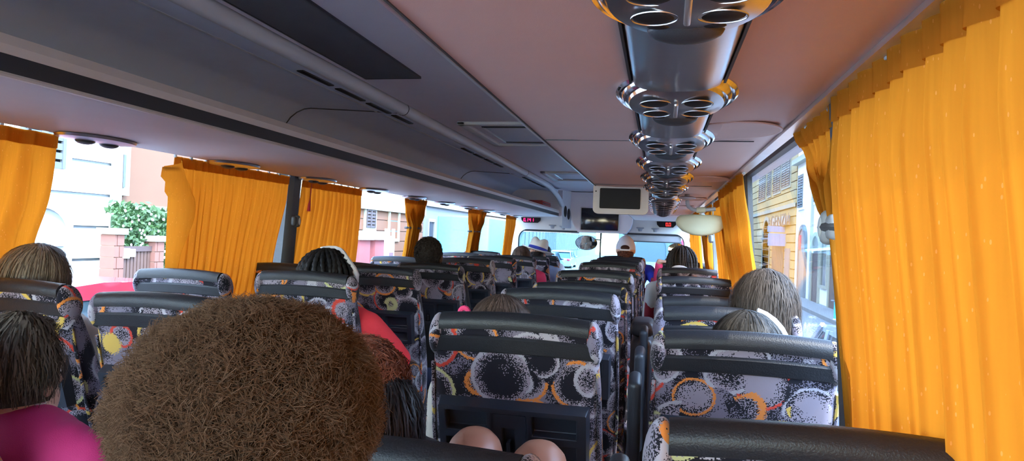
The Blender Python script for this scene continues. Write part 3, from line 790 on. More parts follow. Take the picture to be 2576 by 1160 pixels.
# its turned-over front edge
fl = thing('curtain_flap', 'turned-over loose corner at the edge of the closed left curtain', 'curtain', (-1.10, yl(430, 392), 0.86))
def ff(u, v):
    z = lerp(TZ, 0.86, v); k = math.exp(-((v - 0.26) / 0.20) ** 2)
    y0 = yl(402 if v < 0.12 else 415, 400) - 0.02 * math.sin(v * 9) * (v < 0.2); y1 = yl(440, 392) + 0.07 * k
    return (-1.105 + 0.05 * math.sin(u * PI) * (0.5 + k) - fl.location.x, lerp(y0, y1, u) - fl.location.y, z - 0.01 - 0.035 * (1 - u) * (v < 0.05) - fl.location.z)
MB().grid(ff, 14, 40).build('cloth', 'curtain', fl, smooth=2)
curtain(-1, [(TZ, yl(760, 445), yl(907, 470)), (1.16, yl(741, 665), yl(906, 640)), (0.86, yl(738, 665), yl(906, 640))], 15, 'closed golden curtain on the left, just past the dark pillar', 0.022, seed=3)
def tied(s, ya, yb, yc, label, seed, zt=1.42, wt=0.06, bot=None, dx=0.0):
    bot = bot or (yc - (yc - ya) * 0.85, yc + (yb - yc) * 0.5)
    t = curtain(s, [(TZ, ya, yb), (1.52, lerp(ya, yc - wt, 0.35), lerp(yb, yc + wt, 0.35)), (zt, yc - wt, yc + wt), (zt - 0.12, yc - wt * 1.15, yc + wt * 1.1), (0.86, bot[0], bot[1])], 7, label, 0.03, seed=seed, dx=dx)
    tie(t, s, yc, zt, wt + 0.012, 1.13 + dx)
    return t
y5 = yl(1020, 490); tied(-1, yl(1017, 490), yl(1052, 497), yl(1033, 570), 'golden curtain tied to the pale left pillar, nearer half', 4, 1.40, 0.055)
tied(-1, yl(1050, 497), yl(1072, 500), yl(1046, 565), 'golden curtain swept back behind the pale left pillar, farther half', 5, 1.40, 0.05, (yl(1030, 600), yl(1040, 600)))
tied(-1, yl(1178, 519), yl(1203, 524), yl(1188, 575), 'golden curtain tied at the second pale left pillar, nearer half', 6, 1.40, 0.08)
tied(-1, yl(1204, 525), yl(1222, 530), yl(1200, 575), 'golden curtain tied at the second pale left pillar, farther half', 7, 1.40, 0.07)
curtain(-1, [(TZ, yl(1272, 542), yl(1297, 548)), (1.2, yl(1272, 542), yl(1292, 548)), (0.86, yl(1270, 542), yl(1290, 548))], 5, 'narrow orange curtain on the left beside the windscreen', 0.03, seed=8)
# right side
def yr(px, py, X=1.14): return onX(px, py, X).y
curtain(1, [(TZ, -1.25, yr(2128, 250)), (1.2, -1.25, yr(2136, 700, 1.15)), (0.84, -1.25, yr(2142, 1000, 1.165))], 38, 'large closed orange curtain filling the right edge of the view', 0.030, xtop=1.13, xbot=1.20, seed=11)
t = curtain(1, [(TZ, 1.36, yr(2008, 318)), (1.55, 1.37, yr(2040, 380)), (1.46, 1.385, yr(2075, 470)), (1.38, 1.39, yr(2108, 570)), (1.25, 1.39, yr(2112, 700)), (1.08, 1.385, yr(2120, 860)), (0.84, 1.37, yr(2105, 1000))], 6, 'dark brown curtain swept back to the dark right pillar', 0.020, seed=12, dx=0.015)
tie(t, 1, 1.41, 1.40, 0.05, 1.15)
curtain(1, [(TZ, yr(1884, 420), yr(1822, 462)), (1.4, yr(1896, 500), yr(1836, 540)), (1.2, yr(1902, 650), yr(1842, 700)), (0.86, yr(1908, 740), yr(1845, 740))], 7, 'broad orange curtain hanging beyond the open right window', 0.030, seed=13)
tied(1, yr(1822, 490), yr(1806, 505), yr(1812, 505), 'gathered yellow curtain with a bow near the top, right side', 14, 1.60, 0.10, (yr(1832, 700), yr(1805, 700)), dx=0.06)
curtain(1, [(TZ, yr(1803, 505), yr(1785, 515)), (1.2, yr(1806, 600), yr(1788, 600)), (0.86, yr(1810, 690), yr(1790, 690))], 6, 'yellow curtain just behind the cream guide mirror, right side', 0.03, seed=15, dx=0.05)
tied(1, yr(1783, 520), yr(1768, 540), yr(1772, 592), 'bunched yellow curtain tied below the cream guide mirror', 16, 1.42, 0.12, (yr(1780, 700), yr(1762, 700)), dx=0.04)
curtain(1, [(TZ, yr(1764, 555), yr(1742, 568)), (1.2, yr(1762, 600), yr(1738, 600)), (0.86, yr(1762, 690), yr(1738, 690))], 6, 'yellow curtain on the right nearest the windscreen', 0.03, seed=17)

# ------------------------------------------------------------------ seats
LB = 0.775           # length of the backrest
SEC = [(-0.05, .190, .005, .09), (0.0, .194, 0, .10), (.10, .200, -.008, .11), (.28, .208, -.012, .112), (.45, .208, -.010, .100), (.60, .205, -.003, .082),
       (.69, .200, .004, .068), (.735, .196, .009, .058), (.757, .190, .013, .053), (.769, .178, .019, .047), (.773, .165, .026, .041)]
def arch(x, z): return 0.012 * max(0, (z - 0.62) / 0.155) * (1 - (x / 0.2) ** 2) if z > 0.62 else 0
def secring(z, hw, yb, yf):
    pts = rrect(-hw, hw, yb, yf, min(0.034, (yf - yb) * 0.47), 5)
    return [(x, y, z + arch(x, z)) for x, y in pts]
def ybk(z):
    for (z0, _, a, _), (z1, _, b, _) in zip(SEC[:-1], SEC[1:]):
        if z0 <= z <= z1: return lerp(a, b, (z - z0) / (z1 - z0))
    return SEC[-1][2]
def sweepx(prof, x0, x1, n=14):
    rings = []
    for i in range(n + 1):
        x = lerp(x0, x1, i / n)
        rings.append([(x, y, z + arch(x, min(z, .775))) for y, z in prof])
    return MB().loft(rings)
seat0 = thing('coach_seat', 'x', 'seat')
bk = MB().loft([secring(*s) for s in SEC]).build('backrest', 'fabric', seat0, smooth=2)
sweepx([(ybk(.745) - .006, .749), (ybk(.75) - .006, .757), (.009, .768), (.019, .776), (.033, .779), (.047, .774), (.058, .761), (.063, .74), (.066, .715), (.058, .715), (.05, .74), (.03, .757), (ybk(.745) + .004, .751)], -.178, .178).build('head_cap', 'vinyl', bk)
sweepx([(ybk(.696) - .001, .693), (ybk(.70) - .005, .697), (ybk(.72) - .005, .727), (ybk(.728) - .001, .731), (ybk(.728) + .012, .731), (ybk(.696) + .012, .693)], -.192, .192).build('head_band', 'vinyl', bk)
for s in (-1, 1):
    MB().ell((s * .190, .034, .726), (.020, .040, .052), 16, 12, Matrix.Rotation(-s * 0.10, 3, 'Y')).build('head_wing', 'fabric', bk, smooth=2)
    MB().tube([(s * .194, .012, .05), (s * .206, .000, .28), (s * .206, .002, .48), (s * .200, .012, .66)], 0.005, 6).build('piping', 'fabric', bk)
# folding tray housing on the back: cells with recesses
xs = [-.178, -.160, -.060, -.046, -.022, .006, .036, .050, .155, .178]
zs = [.428, .446, .468, .486, .508, .520, .545, .560, .574]
D = lambda i, j: 0.0
def depth(i, j):
    x = (xs[i] + xs[i + 1]) / 2; z = (zs[j] + zs[j + 1]) / 2
    if -.160 < x < -.060 and .508 < z < .560: return .026
    if .050 < x < .155 and .508 < z < .560: return .026
    if -.022 < x < .006 and .446 < z < .520: return .018
    if -.046 < x < .036 and .446 < z < .560: return .004
    if -.160 < x < -.060 and .446 < z < .486: return .014
    if .050 < x < .155 and .446 < z < .486: return .014
    return 0.0
tr = MB(); yo = -.038
nx, nz = len(xs) - 1, len(zs) - 1
def cellq(x0, x1, z0, z1, y): tr.add([(x0, y, z0), (x1, y, z0), (x1, y, z1), (x0, y, z1)], [(0, 1, 2, 3)])
for i in range(nx):
    for j in range(nz):
        y = yo + depth(i, j); cellq(xs[i], xs[i + 1], zs[j], zs[j + 1], y)
        if i + 1 < nx and abs(depth(i, j) - depth(i + 1, j)) > 1e-6:
            y2 = yo + depth(i + 1, j); tr.add([(xs[i + 1], y, zs[j]), (xs[i + 1], y2, zs[j]), (xs[i + 1], y2, zs[j + 1]), (xs[i + 1], y, zs[j + 1])], [(0, 1, 2, 3)])
        if j + 1 < nz and abs(depth(i, j) - depth(i, j + 1)) > 1e-6:
            y2 = yo + depth(i, j + 1); tr.add([(xs[i], y, zs[j + 1]), (xs[i + 1], y, zs[j + 1]), (xs[i + 1], y2, zs[j + 1]), (xs[i], y2, zs[j + 1])], [(0, 1, 2, 3)])
ol = [(xs[0], zs[0]), (xs[-1], zs[0]), (xs[-1], zs[-1]), (xs[0], zs[-1])]
for (xa, za), (xb, zb) in zip(ol, ol[1:] + ol[:1]):
    tr.add([(xa, yo, za), (xb, yo, zb), (xb * 1.03, -.004, zb + (.006 if zb > .5 else -.006)), (xa * 1.03, -.004, za + (.006 if za > .5 else -.006))], [(0, 1, 2, 3)])
bm = bmesh.new(); me = bpy.data.meshes.new('tray_housing'); me.from_pydata(tr.v, [], tr.f); bm.from_mesh(me)
bmesh.ops.remove_doubles(bm, verts=bm.verts[:], dist=1e-5)
bmesh.ops.recalc_face_normals(bm, faces=bm.faces[:])
sharp = [e for e in bm.edges if len(e.link_faces) == 2 and e.calc_face_angle(0) > 0.5]
bmesh.ops.bevel(bm, geom=sharp, offset=0.0035, segments=2, profile=0.5, affect='EDGES')
bm.to_mesh(me); bm.free(); me.materials.append(MATS['tray_plastic'])
me.polygons.foreach_set('use_smooth', [True] * len(me.polygons)); me.set_sharp_from_angle(angle=math.radians(50))
o = bpy.data.objects.new('tray_housing', me); COL.objects.link(o); o.parent = bk
MB().box((-.008, yo + .008, .470), (.010, .020, .030), None, .003).build('tray_latch', 'tray_plastic', bk)
MB().box((0, -.016, .30), (.30, .006, .16), None, .003).build('seat_pocket', 'recess_dark', bk)
MB().box((0, .20, .39), (.41, .50, .12), None, .045, 3).build('seat_cushion', 'fabric', seat0, smooth=2)
MB().box((0, .20, .31), (.40, .44, .05), None, .01).build('seat_pan', 'dark_plastic', seat0)
for x in (-.15, .15):
    m = MB(); m.box((x, .20, .12), (.035, .06, .36), None, .008); m.box((x, .20, -.02), (.05, .36, .035), None, .008)
    m.build('leg', 'seat_metal', seat0)
seatA = copy_tree(seat0)       # variant with an upright folded armrest on the aisle-side edge
arm_me = None
SEATS = {}
bk_name = {}
def place_seat(cx, yt, zt, label, grp, first, armrest=0):
    ct = min(0.9925, (zt - 0.42) / (LB + 0.016)); th = math.acos(ct)
    s = first if first.get('fresh', 1) else None
    o = copy_tree(seat0)
    up = max(0.0, zt - (0.42 + (LB + 0.016) * 0.9925))
    o.location = (cx, yt + LB * math.sin(th) - 0.02, up)
    tag(o, label, 'seat', grp)
    for ch in o.children:
        if ch.name.startswith('backrest'):
            ch.location = (0, 0, 0.42); ch.rotation_euler = (th, 0, 0)
    if armrest:
        yh = o.location.y
        a = MB().box((0, 0, 0), (.032, .075, .34), None, .014, 3).build('armrest', 'dark_plastic', o)
        a.location = (armrest, -0.13, 0.87); a.rotation_euler = (0.30, 0, 0)
    return o
for ch in list(seatA.children):
    for g2 in list(ch.children): bpy.data.objects.remove(g2)
    bpy.data.objects.remove(ch)
bpy.data.objects.remove(seatA)
CX = dict(C=1.017, S=0.490, B=-0.496, A=-1.014)
def zpx(px, py, Y): return onY(px, py, Y).z
ROWS = {
 'C': [(0.895, (1690, 1076)), (1.63, (1690, 839)), (2.10, (1690, 775)), (2.62, (1690, 750)), (3.87, (1690, 698)), (4.75, (1680, 674)), (6.0, (1672, 657))],
 'S': [(0.06, None), (0.79, (1290, 1182)), (1.595, (1298, 800)), (2.33, (1400, 732)), (2.95, (1470, 718)), (3.67, (1493, 683)), (4.75, (1540, 661)), (5.45, (1555, 654)), (6.05, (1560, 648)), (6.6, (1570, 645))],
 'B': [(0.87, None), (1.62, (400, 748)), (2.42, (765, 685)), (3.13, (960, 672)), (3.89, (1080, 665)), (4.66, (1170, 650)), (5.4, (1240, 645)), (6.3, (1290, 644)), (7.1, (1352, 646)), (7.85, (1390, 651))],
 'A': [(1.66, (60, 711)), (2.39, (450, 682)), (3.16, (710, 666)), (3.9, None), (4.70, (990, 647)), (5.5, None), (6.3, (1150, 636)), (7.1, (1200, 632))]}
CN = dict(C='from the camera along the right windows', S='from the camera just right of the aisle', B='from the camera just left of the aisle', A='from the camera along the left windows')
for c in 'CSBA':
    for k, (y, px) in enumerate(ROWS[c]):
        z = zpx(px[0], px[1], y) if px else 1.16
        place_seat(CX[c], y, min(z, 1.225), 'patterned coach seat, %s %s' % (ORD[k], CN[c]), 'circle-patterned coach seats', seat0,
                   armrest=(-0.245 if c == 'C' and k < 4 else 0))
# the driver's seat
place_seat(-0.62, 8.62, 1.13, "circle-patterned driver's seat before the dashboard", 'circle-patterned coach seats', seat0)
for ch in list(seat0.children):
    for g2 in list(ch.children): bpy.data.objects.remove(g2)
    bpy.data.objects.remove(ch)
bpy.data.objects.remove(seat0)

# ------------------------------------------------------------------ street outside
GZ = -1.0
struct(MB().span((-60, -40, GZ - 0.2), (60, 130, GZ)).build('ground_road', 'asphalt'), 'grey asphalt street outside the coach', 'road')
m = MB(); m.span((6.2, -10, GZ), (60, 60, GZ + 0.13)); struct(m.build('ground_pavement', 'paving'), 'paved sidewalk along the right of the street', 'pavement')
m = MB(); m.span((-60, -12, GZ), (-4.9, 60, GZ + 0.13)); struct(m.build('ground_pavement', 'paving'), 'paved sidewalk along the left of the street', 'pavement')
# Facades are built in a local frame: u along the facade, w up, d out towards the street.
class Facade:
    def __init__(s, name, label, cat, origin, udir, length, height, depth, wallmat, group=None):
        s.o = Vector(origin); s.u = Vector(udir).normalized(); s.n = Vector((0, 0, 1)).cross(s.u) if False else None
        s.t = thing(name, label, cat, origin, math.atan2(s.u.y, s.u.x), group)
        s.L, s.H = length, height
        s.part('wall', wallmat, [((0, 0.0, 0), (length, depth, height))])
    # local axes: x along, -y out to the street, z up
    def part(s, nm, material, spans, parent=None, bev=0.0):
        m = MB()
        for a, b in spans: m.span(a, b, bev)
        return m.build(nm, material, parent or s.t, smooth=False)
    def courses(s, z0, z1, n, material, proud=0.03, gap=0.03, x0=0.0, x1=None):
        x1 = s.L if x1 is None else x1; h = (z1 - z0) / n
        for k in range(n): s.part('stone_course', material, [((x0, -proud, z0 + h * k + gap / 2), (x1, 0.0, z0 + h * (k + 1) - gap / 2))])
    def window(s, x, z, w, h, frame='cream_trim', shutter=None, pane='window_dark', openw=0.0, proud=0.10):
        f = s.part('window_frame', frame, [((x - 0.12, -proud, z - 0.12), (x + w + 0.12, 0, z)), ((x - 0.12, -proud, z + h), (x + w + 0.12, 0, z + h + 0.14)),
                                           ((x - 0.12, -proud, z), (x, 0, z + h)), ((x + w, -proud, z), (x + w + 0.12, 0, z + h))])
        s.part('pane', pane, [((x, -0.035, z), (x + w, -0.02, z + h))], f)
        if shutter:
            for k in (0, 1):
                xx = x + k * w / 2
                if openw: xx = x - w / 2 - 0.02 if k == 0 else x + w + 0.02
                sl = [((xx, -proud - 0.03, z), (xx + 0.05, -proud + 0.01, z + h)), ((xx + w / 2 - 0.05, -proud - 0.03, z), (xx + w / 2, -proud + 0.01, z + h))]
                nn = max(6, int(h / 0.12))
                sl += [((xx + 0.05, -proud - 0.02, z + h * i / nn), (xx + w / 2 - 0.05, -proud, z + h * (i + 0.7) / nn)) for i in range(nn)]
                s.part('shutter', shutter, sl, f)
        return f
    def arch(s, x, z, w, h, material, frame='cream_trim', slats=0):
        n = 14; r = w / 2
        pts = [(x, z)] + [(x + r - r * math.cos(PI * k / n), z + h - r * 0.9 + r * 0.9 * math.sin(PI * k / n)) for k in range(n + 1)] + [(x + w, z)]
        d = MB().prism(pts, -0.05, -0.035).build('arched_door', material, s.t, smooth=False)
        cxx, cz = x + r, z + h * 0.5
        big = [(cxx + (px - cxx) * 1.12, z + (pz - z) * 1.06) for px, pz in pts]
        m = MB(); nn = len(pts)
        for i in range(nn - 1):
            q = [pts[i], pts[i + 1], big[i + 1], big[i]]
            m.prism(q, -0.10, 0.0)
        m.build('door_surround', frame, d, smooth=False)
        for k in range(slats):
            zz = z + (h - r) * (k + 0.5) / slats
            s.part('door_slat', frame, [((x + 0.05, -0.065, zz), (x + w - 0.05, -0.045, zz + 0.03))], d)
        return d
def yx(px, py, X): return onX(px, py, X).y
def zx(px, py, X): return onX(px, py, X).z
# --- left: white rusticated house (facade looks towards +X)
LX = -7.0
yE = yx(285, 500, LX)
# udir for a facade whose outward normal (-y local) is +X: local x = +Y world rotated => udir (0,1,0): -y local = +X
fw_ = Facade('white_house', 'white house with horizontal grooves and a grey arched garage, left of the coach', 'building', (LX, -9.0, GZ), (0, 1, 0), yE + 9.0, 10, 3.0, 'white_groove')
x0 = 9.0
zA = zx(160, 545, LX) - GZ
ga, gb = yx(92, 600, LX) + x0 - 0.35, yx(160, 600, LX) + x0
fw_.courses(0.0, 10.0, 22, 'white_wall', 0.03, 0.04)
fw_.arch(ga, 0.1, gb - ga, zA, 'rollerdoor', 'white_wall', 9)
wa, wb = yx(118, 400, LX) + x0 - 0.5, yx(146, 400, LX) + x0
fw_.window(wa, zx(140, 425, LX) - GZ, wb - wa, 1.7, 'white_wall', 'shutter')
fw_.window(wa - 3.2, zx(140, 425, LX) - GZ, wb - wa, 1.7, 'white_wall', 'shutter')
fw_.part('drain_pipe', 'pipe', [((x0 + yE - 0.12, -0.16, 0), (x0 + yE - 0.02, -0.05, 10))])
# --- peach house behind hedge and gate
fp = Facade('peach_house', 'peach house with a grey shuttered window, behind the hedge', 'building', (LX - 0.2, yE + 0.02, GZ), (0, 1, 0), 4.6, 9, 3.0, 'peach_wall')
wz = zx(305, 470, LX) - GZ
fp.window(yx(293, 420, LX) - yE, wz, yx(325, 420, LX) - yx(293, 420, LX), zx(305, 386, LX) - GZ - wz, 'cream_trim', 'shutter')
fp.window(yx(293, 420, LX) - yE, wz + 3.4, yx(325, 420, LX) - yx(293, 420, LX), 1.5, 'cream_trim', 'shutter')
fp.part('string_course', 'cream_trim', [((0, -0.06, zx(350, 515, LX) - GZ - 0.12), (4.6, 0, zx(350, 515, LX) - GZ))])
fp.part('plinth', 'cream_trim', [((0, -0.04, 0), (4.6, 0, 1.2))])
# hedge
HXX = -6.2
h0, h1 = yx(292, 580, HXX), yx(440, 580, HXX)
hz0, hz1 = zx(350, 655, HXX), zx(350, 517, HXX)
hd = thing('hedge', 'leafy green hedge with pale flowers above the brown gate', 'hedge', (HXX - 0.25, (h0 + h1) / 2, GZ + 0.13))
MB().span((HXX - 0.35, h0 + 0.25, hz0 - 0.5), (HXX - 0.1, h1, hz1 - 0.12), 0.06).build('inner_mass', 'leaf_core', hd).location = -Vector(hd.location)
m = MB(); rnd = random.Random(5)
for k in range(2600):
    y = rnd.uniform(h0, h1); z = rnd.uniform(hz0 - 0.3, hz1) + 0.06 * math.sin(y * 7); d = rnd.uniform(-0.08, 0.1) if z < hz1 - 0.1 else rnd.uniform(-0.4, 0.1)
    c = Vector((HXX + d, y, z)); a = Vector((rnd.uniform(-1, 1), rnd.uniform(-1, 1), rnd.uniform(-1, 1))).normalized(); b = a.orthogonal().normalized() * 0.022; a = a * 0.05
    m.add([c - a, c - b, c + a, c + b], [(0, 1, 2, 3)])
o = m.build('foliage', 'leaf', hd, smooth=False); o.location = -Vector(hd.location); o['kind'] = 'stuff'
m = MB()
for k in range(60):
    c = (HXX + 0.1, rnd.uniform(h0, h1), rnd.uniform(hz0, hz1)); m.ell(c, (0.012, 0.02, 0.02), 5, 4)
o = m.build('blossom', 'sign_white', hd); o.location = -Vector(hd.location); o['kind'] = 'stuff'
# brick gate posts and gate
def gatepost(pa, pb, top, label):
    ya, yb = yx(pa, 640, -6.0), yx(pb, 640, -6.0); zt = zx((pa + pb) / 2, top, -6.0)
    t = thing('gate_post', label, 'gate post', (-6.0, (ya + yb) / 2, GZ + 0.13), 0, 'brick gate posts')
    n = 14; hh = (zt - GZ - 0.13) / n; w = yb - ya
    for k in range(n):
        off = 0.25 if k % 2 else 0.5
        for (a, b) in ((0, off), (off, 1.0)):
            MB().span((-0.2, -w / 2 + w * a + 0.006, hh * k + 0.006), (0.02, -w / 2 + w * b - 0.006, hh * (k + 1) - 0.006)).build('brick', 'brick_red', t, smooth=False)
    MB().span((-0.19, -w / 2 + 0.01, 0), (0.005, w / 2 - 0.01, zt - GZ - 0.13)).build('mortar', 'brick_joint', t, smooth=False)
    MB().span((-0.24, -w / 2 - 0.03, zt - GZ - 0.13), (0.05, w / 2 + 0.03, zt - GZ - 0.05)).build('cap_stone', 'cream_trim', t, smooth=False)
gatepost(284, 309, 590, 'brick gate post against the white house')
gatepost(386, 410, 608, 'brick gate post at the far side of the brown gate')
ya, yb = yx(309, 650, -6.0), yx(386, 650, -6.0); zt = zx(350, 620, -6.0)
gt = thing('gate', 'brown boarded gate with white notices, between brick posts', 'gate', (-6.05, (ya + yb) / 2, GZ + 0.13))
n = 9; w = (yb - ya) / n
for k in range(n):
    MB().span((-0.03, (k - n / 2) * w + 0.008, 0.05), (0.0, (k + 1 - n / 2) * w - 0.008, zt - GZ - 0.13)).build('board', 'gate_brown', gt, smooth=False)
m = MB().span((0.0, -(yb - ya) / 2, zt - GZ - 0.20), (0.02, (yb - ya) / 2, zt - GZ - 0.13)).build('top_rail', 'door_wood', gt, smooth=False)
for pa, pb, pt, pbm in ((311, 330, 625, 651), (331, 344, 627, 647)):
    y0_, y1_ = yx(pa, 640, -6.0), yx(pb, 640, -6.0); za, zb = zx(pa, pbm, -6.0), zx(pa, pt, -6.0)
    o = MB().span((-6.04, y0_, za), (-6.015, y1_, zb), 0.006).build('notice', 'sign_white', gt); o.location = -Vector(gt.location)
# --- left far: orange block house with red gate columns
BX = -9.5
ob0, ob1 = yx(880, 560, BX), yx(1062, 560, BX)
fo = Facade('orange_house', 'orange block-faced house with pale string courses, beyond the red columns', 'building', (BX, ob0 - 4, GZ), (0, 1, 0), ob1 - ob0 + 4, 12, 4, 'brick_joint')
fo.courses(0.0, 12.0, 30, 'brick_orange', 0.04, 0.035)
for zpx_ in (478, 503): 
    zz = zx(930, zpx_, BX) - GZ; fo.part('string_course', 'cream_trim', [((0, -0.16, zz - 0.35), (ob1 - ob0 + 4, 0, zz))])
fo.window(yx(976, 570, BX) - ob0 + 4, zx(980, 600, BX) - GZ, 0.9, 2.2, 'cream_trim', None, 'sign_blue')
fo.window(yx(915, 560, BX) - ob0 + 4, zx(912, 572, BX) - GZ, 0.8, 1.2, 'cream_trim', 'shutter_brown')
def redcol(pa, pb, label):
    X = -7.2; ya, yb = yx(pa, 620, X), yx(pb, 620, X); zt = zx((pa + pb) / 2, 604, X)
    t = thing('gate_column', label, 'column', (X, (ya + yb) / 2, GZ), 0, 'red columns before the orange house')
    w = yb - ya
    MB().span((-0.4, -w / 2, 0), (0.0, w / 2, zt - GZ), 0.02).build('shaft', 'column_red', t)
    MB().span((-0.5, -w / 2 - 0.1, zt - GZ), (0.1, w / 2 + 0.1, zt - GZ + 0.25), 0.03).build('capital', 'white_wall', t)
    MB().span((-0.45, -w / 2 - 0.06, 0), (0.05, w / 2 + 0.06, 0.3), 0.03).build('plinth', 'cream_trim', t)
redcol(905, 932, 'red gate column with pale cap beside the closed curtain')
redcol(944, 966, 'red gate column with pale cap left of the white sign')
def text(s, size, loc, rot, material, parent, nm='lettering', ext=0.004):
    cu = bpy.data.curves.new(nm, 'FONT'); cu.body = s; cu.size = size; cu.extrude = ext; cu.align_x = 'CENTER'; cu.align_y = 'CENTER'
    o = bpy.data.objects.new(nm, cu); COL.objects.link(o); o.parent = parent; o.location = loc; o.rotation_euler = rot
    cu.materials.append(MATS[material]); bpy.context.view_layer.update()
    me = bpy.data.meshes.new_from_object(o.evaluated_get(bpy.context.evaluated_depsgraph_get()))
    o2 = bpy.data.objects.new(nm, me); COL.objects.link(o2); o2.parent = parent; o2.location = loc; o2.rotation_euler = rot
    bpy.data.objects.remove(o); return o2
X = -6.4; ya, yb = yx(972, 620, X), yx(990, 620, X); za, zb = GZ, zx(980, 594, X)
sg = thing('street_sign', 'tall white street sign with a purple square numbered S6', 'sign', (X, (ya + yb) / 2, GZ)); w = yb - ya
MB().span((-0.05, -w / 2, 0.3), (0.0, w / 2, zb - GZ), 0.01).build('board', 'sign_white', sg)
for k in (-1, 1): MB().span((-0.06, k * w / 2 - 0.03, 0), (0.02, k * w / 2 + 0.03, zb - GZ + 0.2), 0.01).build('post', 'pipe', sg)
hs = zb - GZ
MB().span((0.0, -w * 0.1, hs * 0.58), (0.012, w * 0.42, hs * 0.8)).build('number_square', 'ink_purple', sg)
text('S6', 0.36, (0.014, w * 0.16, hs * 0.69), (PI / 2, 0, PI / 2), 'ink_red', sg)
# farther left houses, one with balcony windows, and a fence
def leftrow(pa, pb, X, H, wallm, label, wins, trim='stone_trim'):
    y0_, y1_ = yx(pa, 580, X), yx(pb, 580, X)
    f = Facade('street_house', label, 'building', (X, y0_, GZ), (0, 1, 0), y1_ - y0_, H, 4, wallm)
    nw, nf = wins; st = (y1_ - y0_) / nw
    for i in range(nw):
        for j in range(nf): f.window(st * (i + 0.3), 1.2 + 3.2 * j, st * 0.4, 1.7, trim)
    for j in range(nf): f.part('string_course', trim, [((0, -0.12, 3.6 + 3.2 * j), (y1_ - y0_, 0, 3.8 + 3.2 * j))])
    return f
leftrow(1064, 1180, -9.5, 12, 'pale_wall', 'pale grey house with rows of windows seen between the tied left curtains', (4, 3))
leftrow(1182, 1312, -9.5, 12, 'brick_orange', 'ochre house seen through the farthest left window', (6, 3))
leftrow(1314, 1368, -9.5, 14, 'pale_wall', 'pale house at the left of the windscreen view', (6, 4))
leftrow(1369, 1399, -9.5, 13, 'stone_trim', 'pale stone house with many windows seen past the hat', (6, 4), 'pale_wall')
leftrow(1400, 1452, -9.5, 14, 'grey_wall', 'blue-grey house row further down the street on the left', (14, 4))
leftrow(1453, 1500, -9.5, 12, 'pale_wall', 'distant pale house row behind the driver mirror', (14, 3))
# --- right: yellow house and white house (facades look towards -X)
RX = 7.2
def rfac(name, label, ya, yb, H, wallm): return Facade(name, label, 'building', (RX, yb, GZ), (0, -1, 0), yb - ya, H, 4, wallm)
yw0, yw1 = 10.0, yx(2005, 500, RX); yy1 = yx(1870, 500, RX)
ry = rfac('yellow_house', 'yellow stone-faced house with open brown shutters and a shop sign, right of the street', yw1, yy1, 9.0, 'yellow_joint')
ry.courses(0, 8.6, 20, 'yellow_wall', 0.05, 0.05)
def U(px, py): return yy1 - yx(px, py, RX)
zc = zx(2003, 345, RX) - GZ
ry.part('cornice', 'cream_trim', [((0, -0.6, zc), (yy1 - yw1, 0, zc + 0.25)), ((0, -0.35, zc - 0.3), (yy1 - yw1, 0, zc))])
ry.part('string_course', 'cream_trim', [((0, -0.14, zx(2003, 515, RX) - GZ - 0.1), (yy1 - yw1, 0, zx(2003, 515, RX) - GZ + 0.1))])
for pa, pb, ph in ((1951, 1968, 480), (1972, 1992, 465), (1915, 1930, 500), (1936, 1944, 490)):
    a, b = U(pa, 450), U(pb, 450); ry.window(a, zx(pb, ph, RX) - GZ, b - a, 2.0, 'cream_trim', 'shutter_brown')
ry.arch(U(1920, 650), 0.13, U(1937, 650) - U(1920, 650), zx(1930, 560, RX) - GZ, 'door_wood')
ry.part('shop_front', 'door_wood', [((U(1945, 650), -0.08, 0.13), (U(1974, 650), 0, zx(1960, 600, RX) - GZ))])
ry.part('awning', 'shutter', [((U(1944, 650), -0.7, zx(1960, 604, RX) - GZ), (U(1974, 650), 0, zx(1960, 599, RX) - GZ))])
ry.part('base_panel', 'grey_wall', [((U(1978, 650), -0.10, 0.13), (U(1990, 650), 0, zx(1985, 625, RX) - GZ))])
sgn = ry.part('shop_sign', 'sign_grey', [((U(1948, 556), -0.20, zx(1970, 568, RX) - GZ), (U(1991, 556), -0.06, zx(1970, 546, RX) - GZ))])
text('AGENZIA', 0.9, ((U(1948, 556) + U(1991, 556)) / 2, -0.22, zx(1970, 557, RX) - GZ), (PI / 2, 0, 0), 'ink', sgn).scale = (1.9, 1, 1)
for a_, b_, t_, b2 in ((1976, 1991, 569, 584), (1978, 1992, 588, 620)):
    xa = U(a_, 590); o = ry.part('blue_sign', 'sign_blue', [((xa, -0.9, zx(1985, b2, RX) - GZ), (xa + 0.12, 0.0, zx(1985, t_, RX) - GZ))])
rwh = rfac('white_shop_house', 'white house with grey shutters and arched shop doors, right of the street', yw0, yw1 - 0.02, 10.0, 'white_wall')
def U2(px, py): return yw1 - 0.02 - yx(px, py, RX)
for pa, pb, pb_, pt_ in ((2012, 2024, 523, 443), (2053, 2067, 508, 415), (2012, 2022, 362, 300), (2060, 2076, 330, 240)):
    a, b = U2(pa, 470), U2(pb, 470); rwh.window(a, zx(pa, pb_, RX) - GZ, b - a, zx(pa, pt_, RX) - zx(pa, pb_, RX), 'white_wall', 'shutter', proud=0.06)
rwh.part('pipe', 'pipe', [((U2(2047, 500), -0.1, 0), (U2(2049, 500), 0, 9))])
rwh.part('cornice', 'cream_trim', [((0, -0.3, zx(2040, 400, RX) - GZ), (U2(2047, 500), 0, zx(2040, 400, RX) - GZ + 0.25))])
rwh.arch(U2(2012, 640), 0.13, U2(2029, 640) - U2(2012, 640), zx(2020, 583, RX) - GZ, 'sign_grey', 'pale_wall')
rwh.part('red_poster', 'ink_red', [((U2(2013, 640), -0.09, zx(2018, 628, RX) - GZ), (U2(2017, 640), -0.05, zx(2018, 592, RX) - GZ))])
